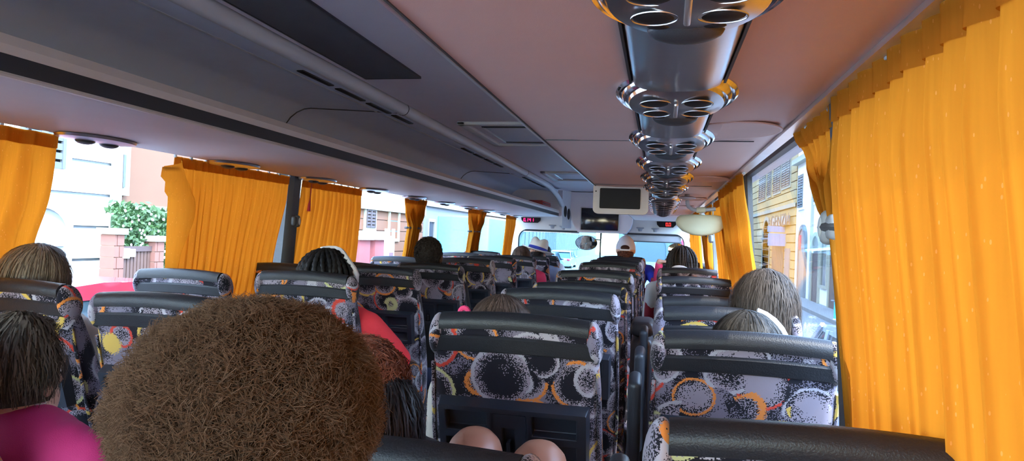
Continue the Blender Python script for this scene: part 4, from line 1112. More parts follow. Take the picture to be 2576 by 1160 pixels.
rwh.arch(U2(2047, 640), 0.13, U2(2064, 640) - U2(2047, 640), zx(2055, 602, RX) - GZ, 'door_wood', 'cream_trim')
rwh.arch(U2(2092, 640), 0.13, 2.0, zx(2100, 602, RX) - GZ, 'door_wood', 'cream_trim')
rwh.window(U2(2069, 640), 0.9, U2(2085, 640) - U2(2069, 640), 2.6, 'cream_trim', None, 'car_glass')
rn = rfac('sky_blocker_house', 'low ochre house added out of view to block sky from the large orange curtain', -14.0, 9.9, 4.2, 'peach_wall')  # unseen house, added to cut the sky light on the right curtain
for i in range(6):
    for j in range(1): rn.window(1.6 + i * 3.9, 1.1 + 2.9 * j, 1.1, 1.6, 'cream_trim', 'shutter')
rn.part('cornice', 'cream_trim', [((0, -0.3, 4.0), (23.9, 0, 4.3))])
rf = Facade('far_house', 'pale house farther up the right side of the street', 'building', (RX, 78, GZ), (0, -1, 0), 78 - yy1, 11, 4, 'pale_wall')
for i in range(5):
    for j in range(3): rf.window(2 + i * 4.5, 1.2 + 3.2 * j, 1.6, 1.8, 'cream_trim')
# --- street end: arched wall with houses above
fe = Facade('arched_wall', 'grey wall with arches closing the street ahead', 'building', (-4, 84, GZ), (1, 0, 0), 34, 5.0, 3, 'grey_wall')
fe.part('parapet', 'cream_trim', [((0, -0.2, 5.0), (34, 0.3, 5.4))])
for k in range(6): fe.arch(2 + 5.4 * k, 0, 3.6, 3.2, 'shutter', 'pale_wall')
ff2 = Facade('terrace_house', 'pale terrace of houses above the arched wall ahead', 'building', (-2, 96, GZ), (1, 0, 0), 36, 13.0, 4, 'stone_trim')
for i in range(10):
    for j in range(2): ff2.window(1.2 + i * 3.5, 6.2 + 3.4 * j, 1.3, 1.7, 'cream_trim', None, 'sign_blue')

# --- cars
def car(label, loc, rz, paint, L=4.1, Wd=1.72, Ht=1.45):
    t = thing('car', label, 'car', loc, rz)
    h = Ht
    lower = [(-L / 2, 0.42), (-L / 2 + 0.05, 0.78), (-L / 2 + 0.35, 0.90), (L * 0.18, 0.92), (L / 2 - 0.25, 0.74), (L / 2, 0.58), (L / 2 - 0.02, 0.30), (-L / 2 + 0.05, 0.30)]
    rings = []
    for y, k in ((-Wd / 2, 0.93), (-Wd / 2 + 0.06, 1.0), (0, 1.02), (Wd / 2 - 0.06, 1.0), (Wd / 2, 0.93)):
        rings.append([(x * (0.985 if abs(y) > Wd * 0.45 else 1), y, 0.6 + (z - 0.6) * k) for x, z in lower])
    MB().loft(rings).build('body', paint, t, smooth=True)
    cab = [(-L / 2 + 0.30, 0.88), (-L / 2 + 0.62, h - 0.06), (-L * 0.18, h), (L * 0.05, h - 0.03), (L * 0.24, 0.90)]
    gl = [(-L / 2 + 0.34, 0.90), (-L / 2 + 0.64, h - 0.12), (-L * 0.18, h - 0.08), (L * 0.05, h - 0.10), (L * 0.21, 0.92)]
    roof = [(-L / 2 + 0.56, h - 0.10), (-L / 2 + 0.70, h - 0.02), (-L * 0.18, h + 0.02), (L * 0.04, h - 0.02), (L * 0.09, h - 0.10)]
    def ring(poly, y): 
        return [(x, y * (1 - 0.16 * (z - 0.9) / (h - 0.9)), z) for x, z in poly]
    MB().loft([ring(gl, y) for y in (-Wd / 2 + 0.06, 0, Wd / 2 - 0.06)]).build('windows', 'car_glass', t)
    MB().loft([ring(roof, y) for y in (-Wd / 2 + 0.05, -Wd / 2 + 0.12, 0, Wd / 2 - 0.12, Wd / 2 - 0.05)]).build('roof', paint, t)
    for s in (-1, 1):
        m = MB()
        for a, b in ((0, 1), (3, 4)):
            pa, pb = ring(cab, s * (Wd / 2 - 0.04))[a], ring(cab, s * (Wd / 2 - 0.04))[b]; m.tube([pa, pb], 0.035, 6)
        m.tube([(-0.1, s * (Wd / 2 - 0.05), 0.9), (-0.12, s * (Wd / 2 - 0.16), h - 0.06)], 0.03, 6)
        m.build('pillars', paint, t); t.children[-1]['kind'] = 'stuff'
        MB().ell((L * 0.16, s * (Wd / 2 + 0.07), 0.98), (0.08, 0.10, 0.07), 10, 8).build('door_mirror', paint, t)
        for x in (-L * 0.31, L * 0.31):
            R = Matrix.Rotation(PI / 2, 3, 'X')
            w_ = MB().lathe([(0.0, -0.09), (0.22, -0.09), (0.30, -0.085), (0.31, -0.06), (0.31, 0.06), (0.30, 0.085), (0.22, 0.09), (0.0, 0.09)], (x, s * (Wd / 2 - 0.09), 0.31), n=20, rot=R).build('wheel', 'tyre', t)
            MB().lathe([(0.0, -0.095), (0.2, -0.095), (0.2, 0.095), (0.0, 0.095)], (x, s * (Wd / 2 - 0.085), 0.31), n=14, rot=R).build('hub_cap', 'silver', w_)
    for s in (-1, 1):
        MB().ell((L / 2 - 0.10, s * (Wd / 2 - 0.25), 0.66), (0.10, 0.16, 0.07), 10, 6).build('headlight', 'sign_white', t)
        MB().ell((-L / 2 + 0.05, s * (Wd / 2 - 0.2), 0.78), (0.06, 0.13, 0.09), 10, 6).build('tail_light', 'ink_red', t)
    return t
rc = onX(290, 720, -3.6)
car('red car parked beside the white house, below the left window', (-3.9, rc.y + 0.2, GZ), PI / 2, 'car_red', Ht=rc.z - GZ + 0.06 if rc.z - GZ > 1.2 else 1.5)
cb = onX(2062, 818, 3.2)
car('blue-grey car parked right of the coach, below the open window', (3.45, 8.7, GZ), PI / 2, 'car_blue', L=4.0, Ht=1.48)
car('dark car parked far ahead on the left of the street', (-6.5, 46, GZ), PI / 2, 'car_dark')
car('white car driving away ahead on the right', (1.4, 26, GZ), PI / 2, 'car_white', Ht=1.6)
car('pale car parked ahead on the left, before the dark one', (-6.4, 38, GZ), PI / 2, 'car_white')
car('blue car parked ahead on the left, beyond the dark one', (-6.5, 54, GZ), PI / 2, 'car_blue')
# white and blue vehicle by the far left window
vb = thing('delivery_van', 'tall white delivery van with blue side standing past the tied left curtains', 'van', (-6.2, 27, GZ), PI / 2)
MB().box((0, 0, 1.75), (5.2, 2.0, 2.6), None, 0.08, 3).build('box_body', 'bus_blue', vb)
MB().box((0, 0, 0.35), (5.4, 1.9, 0.4), None, 0.05).build('chassis', 'car_dark', vb)
MB().box((-2.9, 0, 1.05), (0.9, 1.9, 1.3), None, 0.2, 3).build('cab', 'car_white', vb)
MB().box((-3.1, 0, 1.35), (0.55, 1.95, 0.55), None, 0.08, 3).build('cab_window', 'car_glass', vb)
for x in (-2.6, 1.6):
    for s in (-1, 1): MB().lathe([(0.0, -0.12), (0.42, -0.12), (0.45, 0.0), (0.42, 0.12), (0.0, 0.12)], (x, s * 0.9, 0.45), n=18, rot=Matrix.Rotation(PI / 2, 3, 'X')).build('wheel', 'tyre', vb)
# charging post by the kerb
cp = onZ(2101, 815, GZ)
po = thing('kerb_post', 'small cyan and white post on the kerb, seen through the open right window', 'post', (cp.x, cp.y, GZ)); k = (cp - CAM).length / 1750
MB().tube([(0, 0, 0), (0, 0, 50 * k)], 4 * k, 10).build('shaft', 'cyan_post', po)
MB().tube([(0, 0, 0), (0, 0, 12 * k)], 5 * k, 10).build('foot', 'sign_white', po)
MB().box((0, 0, 52 * k), (22 * k, 4 * k, 4 * k), None, k).build('handle', 'car_dark', po)
# traffic light ahead
tl = thing('traffic_light', 'red and white traffic sign post ahead on the right', 'traffic sign', (2.2, 40, GZ))
MB().tube([(0, 0, 0), (0, 0, 3.2)], 0.05, 8).build('pole', 'pipe', tl)
MB().box((0, -0.05, 2.6), (0.5, 0.12, 0.9), None, 0.05).build('sign_plate', 'sign_white', tl)
MB().lathe([(0.0, 0.0), (0.22, 0.0), (0.22, 0.03), (0.0, 0.03)], (0, -0.12, 2.4), n=18, rot=Matrix.Rotation(PI / 2, 3, 'X')).build('red_disc', 'ink_red', tl)

# ------------------------------------------------------------------ passengers
def remesh(mb, voxel, name, material, smooth=6):
    me = bpy.data.meshes.new(name); me.from_pydata(mb.v, [], mb.f); me.update()
    bm = bmesh.new(); bm.from_mesh(me); bmesh.ops.recalc_face_normals(bm, faces=bm.faces[:]); bm.to_mesh(me); bm.free()
    o = bpy.data.objects.new(name, me); COL.objects.link(o)
    r = o.modifiers.new('r', 'REMESH'); r.mode = 'VOXEL'; r.voxel_size = voxel; r.use_smooth_shade = True
    sm = o.modifiers.new('s', 'SMOOTH'); sm.factor = 0.5; sm.iterations = smooth
    return o
PEND = []
def finish_people():
    dg = bpy.context.evaluated_depsgraph_get()
    out = []
    for o, material in PEND:
        me = bpy.data.meshes.new_from_object(o.evaluated_get(dg)); out.append(me)
    for (o, material), me in zip(PEND, out):
        o.modifiers.clear(); o.data = me; me.materials.clear(); me.materials.append(MATS[material])
        me.polygons.foreach_set('use_smooth', [True] * len(me.polygons))

def hand(mb, wrist, d, up, s, curl=0.5):
    """palm plus five separate bent fingers; d = pointing direction, up = back of the hand"""
    d = Vector(d).normalized(); up = (Vector(up) - d * Vector(up).dot(d)).normalized(); side = d.cross(up)
    w = Vector(wrist); pc = w + d * 0.045 * s
    for k in (-1.5, -0.5, 0.5, 1.5):
        mb.capsule(w + side * k * 0.010 * s, w + d * 0.085 * s + side * k * 0.020 * s, 0.015 * s, 0.011 * s, 8)
    for k, ln in ((-1.5, 0.058), (-0.5, 0.072), (0.5, 0.078), (1.5, 0.068)):
        p = w + d * 0.088 * s + side * k * 0.0215 * s; a = 0.25 * curl; dirv = d
        for j, f in enumerate((0.45, 0.32, 0.23)):
            a += 0.55 * curl; dirv = (d * math.cos(a) - up * math.sin(a)); p2 = p + dirv * ln * f * s
            mb.capsule(p, p2, (0.0092 - 0.0006 * j) * s, (0.0086 - 0.0008 * j) * s, 8); p = p2
    t0 = w + d * 0.025 * s + side * 0.026 * s; t1 = t0 + (d * 0.6 + side * 0.75 - up * 0.15).normalized() * 0.040 * s; t2 = t1 + (d * 0.9 + side * 0.3 - up * 0.3 * curl).normalized() * 0.030 * s
    mb.capsule(t0, t1, 0.013 * s, 0.0105 * s, 8); mb.capsule(t1, t2, 0.0105 * s, 0.009 * s, 8)

def path_pt(c, r, phi, s, thmax, length, flare=0.0, tilt=None):
    """hair path: over the skull from the crown, then straight down. s = arc length from the crown"""
    R = (r[0] + r[1] + r[2]) / 3; th = s / R
    if th <= thmax: v = Vector((r[0] * math.sin(th) * math.cos(phi), r[1] * math.sin(th) * math.sin(phi), r[2] * math.cos(th)))
    else:
        e = s - thmax * R
        v = Vector((r[0] * math.sin(thmax) * math.cos(phi) * (1 + flare * e), r[1] * math.sin(thmax) * math.sin(phi) * (1 + flare * e), r[2] * math.cos(thmax) - e))
    if tilt is not None: v = tilt @ v
    return Vector(c) + v
def hair_long(parent, c, r, mt, length, n=1500, face=1.0, wid=0.0035, thmax=1.65, tilt=None, seed=0, wave=0.004, flare=0.2, nm='hair', shell=True):
    """straight hair. The face side (+Y) stays open within +-face radians below the hairline"""
    rnd = random.Random(seed); R = (r[0] + r[1] + r[2]) / 3
    def lim(phi):
        d = abs((phi - PI / 2 + PI) % (2 * PI) - PI)
        return 0.85 * R if d < face else (lerp(0.85 * R, length, smoothstep((d - face) / 0.35)))
    m = MB()
    if shell:
        nu, nv = 40, 16
        m.grid(lambda u, v: path_pt(c, [x * 0.955 for x in r], 2 * PI * u, lim(2 * PI * u) * v * 0.97 + 0.001, thmax, length, flare, tilt), nu, nv, 0.15)
    for i in range(n):
        phi = rnd.random() * 2 * PI; L_ = lim(phi) * rnd.uniform(0.82, 1.02); k = rnd.uniform(0.96, 1.03); rr = [x * k for x in r]
        s0 = abs(rnd.gauss(0, 0.25)) * R * 1.4; pts = []; ns = 9; p1, p2 = rnd.random() * 6, rnd.uniform(0.8, 1.4)
        if s0 > L_ * 0.7: s0 = 0
        dphi = rnd.gauss(0, 0.08)
        for j in range(ns + 1):
            s = lerp(s0, L_, j / ns); ph = phi + dphi * (j / ns)
            p = path_pt(c, rr, ph, s, thmax, length, flare, tilt); nn = (p - Vector(c)); nn.z *= 0.3
            if nn.length > 1e-6: nn.normalize()
            p = p + nn * (wave * math.sin(j * p2 + p1)) + Vector((wave * math.sin(j * 0.9 + p1 * 2), wave * math.cos(j * 0.8 + p1), 0))
            pts.append(p)
        vs = []; w0 = wid * rnd.uniform(0.6, 1.2)
        for j, p in enumerate(pts):
            t = pts[min(j + 1, ns)] - pts[max(j - 1, 0)]; nn = p - Vector(c); sd = t.cross(nn)
            sd = sd.normalized() * w0 * (1 - 0.7 * j / ns) if sd.length > 1e-9 else Vector((w0, 0, 0))
            vs += [p - sd / 2, p + sd / 2]
        m.add(vs, [(2 * j, 2 * j + 1, 2 * j + 3, 2 * j + 2) for j in range(ns)], min(1, max(0, rnd.gauss(0.45, 0.28))))
    return m.build(nm, mt, parent, smooth=2, strand=True)
def hair_puff(parent, c, r, mt, n, length, curl=0.012, wid=0.0016, seed=0, face=None, core=0.80, nm='hair', low=-1.0, freq=2.2, ns=6):
    rnd = random.Random(seed); m = MB(); c = Vector(c)
    m.ell(c, [x * core for x in r], 28, 18, a=0.12)
    for i in range(n):
        z = rnd.uniform(low, 1); ph = rnd.random() * 2 * PI; q = math.sqrt(max(0, 1 - z * z)); d = Vector((q * math.cos(ph), q * math.sin(ph), z))
        if face and d.y > 0.55 and z < 0.35: continue
        e = Vector((d.x * r[0], d.y * r[1], d.z * r[2])); lump = 1 + 0.07 * noise.noise(d * 4.0 + Vector((seed, 0, 0))) + 0.03 * noise.noise(d * 11)
        p0 = c + e * core * 0.9; ax = d.orthogonal().normalized(); bx = d.cross(ax); ph0 = rnd.random() * 6; pts = []
        L_ = length * rnd.uniform(0.75, 1.08); fr = freq * rnd.uniform(0.7, 1.3); gr = rnd.uniform(0.4, 1.2)
        for j in range(ns + 1):
            t = j / ns
            p = c + e * lerp(core * 0.9, lump, t * L_ / length) + (ax * math.cos(ph0 + fr * t * 2 * PI) + bx * math.sin(ph0 + fr * t * 2 * PI)) * curl * gr * t ** 0.7
            pts.append(p)
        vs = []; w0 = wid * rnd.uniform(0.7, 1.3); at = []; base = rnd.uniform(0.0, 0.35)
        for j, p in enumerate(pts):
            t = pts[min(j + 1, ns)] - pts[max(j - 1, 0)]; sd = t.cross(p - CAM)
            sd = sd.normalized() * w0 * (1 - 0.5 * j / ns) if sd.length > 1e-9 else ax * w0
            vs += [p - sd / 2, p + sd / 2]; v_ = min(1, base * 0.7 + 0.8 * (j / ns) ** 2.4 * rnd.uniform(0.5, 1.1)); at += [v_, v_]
        m.add(vs, [(2 * j, 2 * j + 1, 2 * j + 3, 2 * j + 2) for j in range(ns)], at)
    return m.build(nm, mt, parent, smooth=2, strand=True)
def hair_braids(parent, c, r, mt, n, length, rad=0.009, seed=0, thmax=1.5, face=0.8, nm='hair'):
    rnd = random.Random(seed); m = MB(); R = sum(r) / 3
    def lim(phi):
        d = abs((phi - PI / 2 + PI) % (2 * PI) - PI); return 0.8 * R if d < face else length
    m.grid(lambda u, v: path_pt(c, [x * 0.97 for x in r], 2 * PI * u, min(lim(2 * PI * u), 1.5 * R) * v + 0.001, thmax, length), 32, 12, 0.1)
    for i in range(n):
        phi = 2 * PI * (i + 0.5 * rnd.random()) / n; L_ = lim(phi) * rnd.uniform(0.9, 1.05); pts = []; rr = []; ns = int(max(10, L_ / 0.007))
        rk = [x * rnd.uniform(0.99, 1.05) for x in r]
        for j in range(ns + 1):
            s = 0.005 + L_ * j / ns; pts.append(path_pt(c, rk, phi + 0.12 * math.sin(3 * j / ns + i), s, thmax, length)); rr.append(rad * (0.55 + 0.45 * min(1, s / 0.05)) * (0.82 + 0.18 * math.sin(j * 2.1)))
        m.tube(pts, rr, 7, a=rnd.uniform(0.1, 0.7))
    return m.build(nm, mt, parent, smooth=2, strand=True)

NP = 0
def person(label, head, seat, skin, shirt, trousers, hs=1.0, sw=0.185, voxel=0.009, knees=None, hands='lap', shorts=False, yaw=0.0, grp=None, tw=0.72, feet_z=0.05):
    """seated figure: head = centre of the skull, seat = (x, y of the hips). Faces +Y, turned by yaw"""
    hx, hy, hz = head; sx, sy = seat
    hp = Vector((sx, sy, 0.53)); ck = Vector((lerp(sx, hx, tw), lerp(sy, hy, 0.72), lerp(0.53, hz, 0.62)))
    nb = Vector((hx, hy - 0.015, hz - 0.115 * hs)); cr = Vector(head); Rz = Matrix.Rotation(yaw, 3, 'Z')
    shz = lerp(ck.z, nb.z, 0.55); sc = Vector((lerp(ck.x, hx, 0.6 if tw > 0.5 else 0.3), lerp(ck.y, hy, 0.6), shz))
    b = MB(); sh = MB(); tr_ = MB()
    # head with jaw, nose, brow, ears, neck
    def hl(x, y, z): return cr + Rz @ Vector((x, y, z)) * hs
    b.ell(hl(0, -0.012, 0.015), [k * hs for k in (0.074, 0.094, 0.098)], 20, 14, Rz)
    b.ell(hl(0, 0.030, -0.055), [k * hs for k in (0.056, 0.060, 0.062)], 16, 12, Rz)
    b.capsule(hl(0, 0.082, 0.008), hl(0, 0.104, -0.028), 0.009 * hs, 0.013 * hs, 8)
    b.capsule(hl(-0.035, 0.076, 0.022), hl(0.035, 0.076, 0.022), 0.012 * hs, 0.012 * hs, 8)
    b.ell(hl(0, 0.078, -0.092), [k * hs for k in (0.022, 0.018, 0.016)], 10, 8)
    for s in (-1, 1): b.ell(hl(s * 0.078, -0.004, -0.012), [k * hs for k in (0.011, 0.022, 0.034)], 10, 8, Rz)
    b.capsule(hl(0, -0.018, -0.05), nb + Vector((0, 0, -0.05)), 0.052 * hs, 0.058 * hs, 14)
    # trunk
    def torso(mb, e):
        mb.ell(hp + Vector((0, 0, 0.02)), (sw * 0.92 + e, 0.115 + e, 0.12 + e), 18, 12)
        for k in range(7):
            t = k / 6; p = hp.lerp(sc, t); w_ = lerp(sw * 0.82, sw * 0.93, t) if t > 0.3 else sw * 0.86
            mb.ell(p, (w_ + e, lerp(0.105, 0.10, t) + e, 0.09 + e), 18, 10)
        mb.capsule(sc + Vector((-sw * 0.72, 0, 0.0)), sc + Vector((sw * 0.72, 0, 0.0)), 0.062 + e, 0.062 + e, 12)
        mb.cone(sc + Vector((0, 0, -0.01)), nb + Vector((0, 0, -0.03)), 0.10 + e, 0.055 + e * 0.6, 14)
    torso(b, 0.0); torso(sh, 0.010)
    shp = {}
    for s in (-1, 1):
        S0 = sc + Vector((s * sw, 0, -0.005)); el = S0 + Vector((s * 0.03, 0.07, -0.25 * hs)); wr = Vector((sx + s * 0.10, sy + 0.27, 0.62))
        hd_ = (Vector((-s * 0.25, 1, -0.25)), Vector((0, 0.2, 1)))
        if isinstance(hands, dict) and s in hands:
            q = hands[s]; el = Vector(q[0]); wr = Vector(q[1]); hd_ = (Vector(q[2]), Vector(q[3]))
        b.capsule(S0, el, 0.047 * hs, 0.038 * hs); b.capsule(el, wr, 0.038 * hs, 0.026 * hs); hand(b, wr, hd_[0], hd_[1], hs, 0.6)
        sh.capsule(S0, S0.lerp(el, 0.75), 0.060 * hs, 0.056 * hs)
        if isinstance(hands, dict) and hands.get('long'): sh.capsule(S0, el, 0.058 * hs, 0.05 * hs); sh.capsule(el, el.lerp(wr, 0.85), 0.05 * hs, 0.038 * hs)
        hip = hp + Vector((s * 0.09, 0.02, -0.01)); kn = Vector((sx + s * 0.11, sy + 0.44, 0.55)) if not knees else Vector(knees[0 if s < 0 else 1])
        an = Vector((kn.x, kn.y - 0.02, feet_z + 0.06)) if not knees else Vector((kn.x, kn.y - 0.14, 0.50))
        b.capsule(hip, kn, 0.080 * hs, (0.070 if knees else 0.056) * hs, 12); b.capsule(kn, an, 0.053 * hs, 0.034 * hs, 12); b.capsule(an + Vector((0, -0.02, -0.03)), an + Vector((0, 0.13, -0.05)), 0.034 * hs, 0.028 * hs, 10)
        tr_.capsule(hip, hip.lerp(kn, 0.6 if shorts else 1.0), 0.092 * hs, 0.072 * hs if shorts else 0.066 * hs, 12)
        if not shorts: tr_.capsule(kn, an, 0.066 * hs, 0.05 * hs, 12)
    tr_.ell(hp + Vector((0, 0, 0.0)), (sw * 0.92 + 0.016, 0.13, 0.12), 18, 12)
    body = remesh(b, voxel, 'person', skin, 4); PEND.append((body, skin)); tag(body, label, 'person', grp)
    o = remesh(sh, 0.012, 'shirt', shirt, 4); o.parent = body; PEND.append((o, 'cloth_' + shirt))
    o = remesh(tr_, 0.013, 'shorts' if shorts else 'trousers', trousers, 4); o.parent = body; PEND.append((o, 'cloth_' + trousers))
    for s in (-1, 1):
        e = MB().ell(hl(s * 0.030, 0.068, 0.006), (0.012 * hs,) * 3, 12, 8).build('eye', 'eye', body)
        MB().ell(hl(s * 0.030, 0.0775, 0.005), (0.0055 * hs, 0.004 * hs, 0.0055 * hs), 10, 6).build('pupil', 'pupil', e)
    MB().ell(hl(0, 0.0895, -0.060), (0.021 * hs, 0.006 * hs, 0.007 * hs), 12, 6, Rz).build('lips', 'lips', body)
    return body

# 1 big curly head close to the camera
AF = (0.524, 0.475, 1.222)
p = person('person with a big fluffy brown afro, closest to the camera', (0.513, 0.475, 1.195), (0.50, 0.42), 'skin_tan', 'grey', 'denim', hs=0.90, sw=0.16)
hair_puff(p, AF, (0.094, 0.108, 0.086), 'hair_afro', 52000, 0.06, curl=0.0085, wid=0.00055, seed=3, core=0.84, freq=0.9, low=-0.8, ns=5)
# 2 pink shirt, hair pinned up
p = person('person in a bright pink shirt with pinned-up hair, bottom left corner', (-0.470, 1.20, 1.035), (-0.49, 1.10), 'skin_light', 'pink', 'denim', hs=0.98, sw=0.18)
hair_long(p, (-0.470, 1.19, 1.05), (0.090, 0.108, 0.112), 'hair_pinned', 0.22, 1700, 1.0, 0.0035, 1.9, seed=4, wave=0.006, flare=-1.5)
hair_puff(p, (-0.455, 1.075, 1.045), (0.062, 0.05, 0.062), 'hair_pinned', 900, 0.03, 0.02, 0.0032, seed=5, core=0.8, nm='hair_bun', freq=0.7)
MB().tube([(-0.40 + 0.006 * math.cos(a * PI / 6), 1.19 + 0.011 * math.sin(a * PI / 6), 0.985 + 0.0 * a) for a in range(13)], 0.0012, 6, False).build('earring', 'silver', p)
# 3 blonde at the left window
p = person('blonde person at the left window, before the drawn-back curtain', (-1.095, 1.83, 1.165), (-0.98, 1.82), 'skin_light', 'beige', 'denim', hs=0.96, sw=0.13, tw=0.2)
hair_long(p, (-1.095, 1.83, 1.175), (0.098, 0.11, 0.105), 'hair_blonde', 0.36, 2200, 1.0, 0.0030, 1.6, Matrix.Rotation(0.12, 3, 'Y'), 6, 0.003, 0.1)
# 4 black hair with white headband
p = person('person with black braided hair, white headband and red sleeves, left of the aisle', (-0.475, 2.56, 1.165), (-0.49, 2.60), 'skin_dark', 'red', 'denim', hs=1.0,
           hands={1: ((-0.215, 2.72, 0.84), (-0.30, 2.95, 0.80), (-0.2, 1, 0.0), (0.3, 0, 0.8)), 'long': True})
hair_braids(p, (-0.475, 2.55, 1.175), (0.100, 0.112, 0.103), 'hair_black', 30, 0.24, 0.012, 7)
MB().tube([(-0.475 + 0.108 * math.cos(a * PI / 14 - 0.35), 2.585 + 0.02 * math.sin(a), 1.172 + 0.112 * math.sin(a * PI / 14 - 0.35)) for a in range(11)], 0.013, 8).build('headband', 'cloth_white', p)
# 5 dark tall curly silhouette
p = person('person with short dark curly hair, head well above the left aisle seats', (-0.542, 4.02, 1.225), (-0.5, 4.06), 'skin_dark', 'black', 'denim', hs=1.0, voxel=0.011)
hair_puff(p, (-0.542, 4.0, 1.245), (0.086, 0.098, 0.098), 'hair_dark', 2600, 0.03, 0.012, 0.004, seed=8, core=0.9, face=True, low=-0.9)
# 6 child with pink hair tie
p = person('child with smooth brown hair and a pink hair tie, behind the nearest full seat back', (0.418, 1.80, 1.095), (0.48, 1.82), 'skin_light', 'beige', 'denim', hs=0.93, sw=0.15)
hair_long(p, (0.418, 1.785, 1.105), (0.088, 0.102, 0.100), 'hair_brown', 0.20, 1500, 1.0, 0.003, 1.7, seed=9, wave=0.002, flare=-2.0)
MB().tube([(0.325 + 0.012 * math.cos(a * PI / 6), 1.76, 1.155 + 0.014 * math.sin(a * PI / 6)) for a in range(13)], 0.007, 8, False).build('hair_tie', 'cloth_hotpink', p)
# 7 auburn curls leaning over, bare knees up
p = person('person with auburn curls leaning forward, bare knees against the seat ahead', (0.255, 1.30, 1.045), (0.48, 1.10), 'skin_mid', 'black', 'denim', hs=0.95, sw=0.15, knees=((0.430, 1.52, 0.866), (0.580, 1.50, 0.856)), shorts=True, voxel=0.008)
hair_puff(p, (0.250, 1.285, 1.062), (0.100, 0.108, 0.092), 'hair_auburn', 5200, 0.035, 0.016, 0.0026, seed=10, core=0.86, nm='hair', freq=2.0)
hair_long(p, (0.300, 1.26, 1.00), (0.085, 0.09, 0.085), 'hair_dark', 0.30, 1200, 1.0, 0.004, 1.5, seed=11, wave=0.006, flare=0.3, nm='long_hair')
# 8 grey-brown long hair on the right
p = person('person with long brown-grey hair by the open right window', (1.135, 2.22, 1.165), (0.99, 2.38), 'skin_light', 'grey', 'denim', hs=1.0, sw=0.13, tw=0.2)
hair_long(p, (1.132, 2.19, 1.178), (0.092, 0.112, 0.108), 'hair_grey', 0.42, 3600, 1.0, 0.0020, 1.55, seed=12, wave=0.007, flare=0.15)
# 9 child ahead of the near right seat
p = person('child with straight ash hair and a white headband, low behind the near right seat', (1.035, 1.80, 1.085), (1.00, 1.84), 'skin_light', 'white', 'denim', hs=0.95, sw=0.14, tw=0.2)
hair_long(p, (1.035, 1.785, 1.095), (0.092, 0.106, 0.104), 'hair_ash', 0.24, 1900, 1.0, 0.003, 1.7, seed=13, wave=0.002, flare=-0.5)
MB().tube([(1.035 + 0.100 * math.cos(a * PI / 14), 1.80, 1.09 + 0.110 * math.sin(a * PI / 14)) for a in range(1, 7)], 0.011, 8).build('headband', 'cloth_white', p)
# 10 braids with a white scrunchie
p = person('person with dark thin braids and a white scrunchie, right window side', (0.973, 4.95, 1.215), (1.0, 4.98), 'skin_dark', 'white', 'denim', hs=1.02, voxel=0.011)
hair_braids(p, (0.973, 4.93, 1.225), (0.098, 0.11, 0.110), 'hair_braid', 34, 0.26, 0.0085, 14)
MB().tube([(0.955 + 0.045 * math.cos(a * PI / 6), 4.81, 1.175 + 0.02 * math.sin(a * PI / 6)) for a in range(13)], 0.016, 8, False).build('scrunchie', 'cloth_white', p)
# 11 white cap worn backwards, blue shirt
p = person('person in a backwards pale grey cap and blue shirt, right of the aisle far ahead', (0.505, 6.70, 1.285), (0.50, 6.76), 'skin_light', 'blue', 'maroon', hs=1.08, sw=0.22, voxel=0.011,
           hands={1: ((0.80, 6.62, 1.00), (0.80, 6.80, 0.80), (0, 1, -0.2), (0, 0.2, 1)), 'long': True})
hair_puff(p, (0.505, 6.66, 1.235), (0.078, 0.088, 0.055), 'hair_auburn', 700, 0.02, 0.012, 0.005, seed=15, core=0.92, nm='hair', face=True)
cp_ = MB(); nu, nv = 36, 12
def capf(u, v):
    ph = 2 * PI * u - PI / 2; th = v * 1.62
    z = math.cos(th)
    k = 1.0 + 0.012 * math.cos(6 * ph)
    return (0.505 + 0.092 * k * math.sin(th) * math.cos(ph), 6.685 + 0.112 * k * math.sin(th) * math.sin(ph), 1.285 + 0.118 * z + 0.012 * (1 - abs(math.sin(th))))
cp_.grid(capf, nu, nv)
cap = cp_.build('cap', 'cloth_capgrey', p, smooth=2)
MB().ell((0.505, 6.578, 1.296), (0.042, 0.012, 0.026), 16, 8).build('strap_opening', 'hair_auburn', cap)
MB().tube([(0.505 - 0.046 + 0.092 * k / 8, 6.575 - 0.006 * math.sin(k * PI / 8), 1.276) for k in range(9)], 0.008, 6).build('strap', 'cloth_white', cap)
MB().ell((0.505, 6.685, 1.414), (0.008, 0.008, 0.005), 8, 6).build('button', 'cloth_capgrey', cap)
MB().ell((0.505, 6.83, 1.285), (0.075, 0.075, 0.006), 18, 6).build('peak', 'cloth_capgrey', cap)
# 12 person ahead of the cap, pink sleeve, hand on the seat top
hp_ = onY(1674, 655, 6.0)
p = person('person in a pink top with a hand gripping a far right seat top', (0.95, 6.40, 1.14), (1.0, 6.42), 'skin_light', 'hotpink', 'denim', hs=0.95, sw=0.16, voxel=0.0085,
           hands={-1: ((0.82, 6.10, 1.03), (hp_.x - 0.05, 5.985, hp_.z - 0.012), (1, 0.25, 0.05), (0, 0.0, 1)), 'long': True})
hair_long(p, (0.95, 6.39, 1.15), (0.088, 0.10, 0.10), 'hair_brown', 0.25, 500, 1.0, 0.006, 1.6, seed=16)
# 13 brown-haired girl left of the aisle
p = person('person with straight brown hair beside the hat wearer, left of the aisle', (-0.452, 6.46, 1.165), (-0.48, 6.5), 'skin_light', 'hotpink', 'denim', hs=0.98, voxel=0.011)
hair_long(p, (-0.452, 6.45, 1.175), (0.088, 0.10, 0.098), 'hair_brown', 0.25, 700, 1.0, 0.006, 1.6, seed=17)
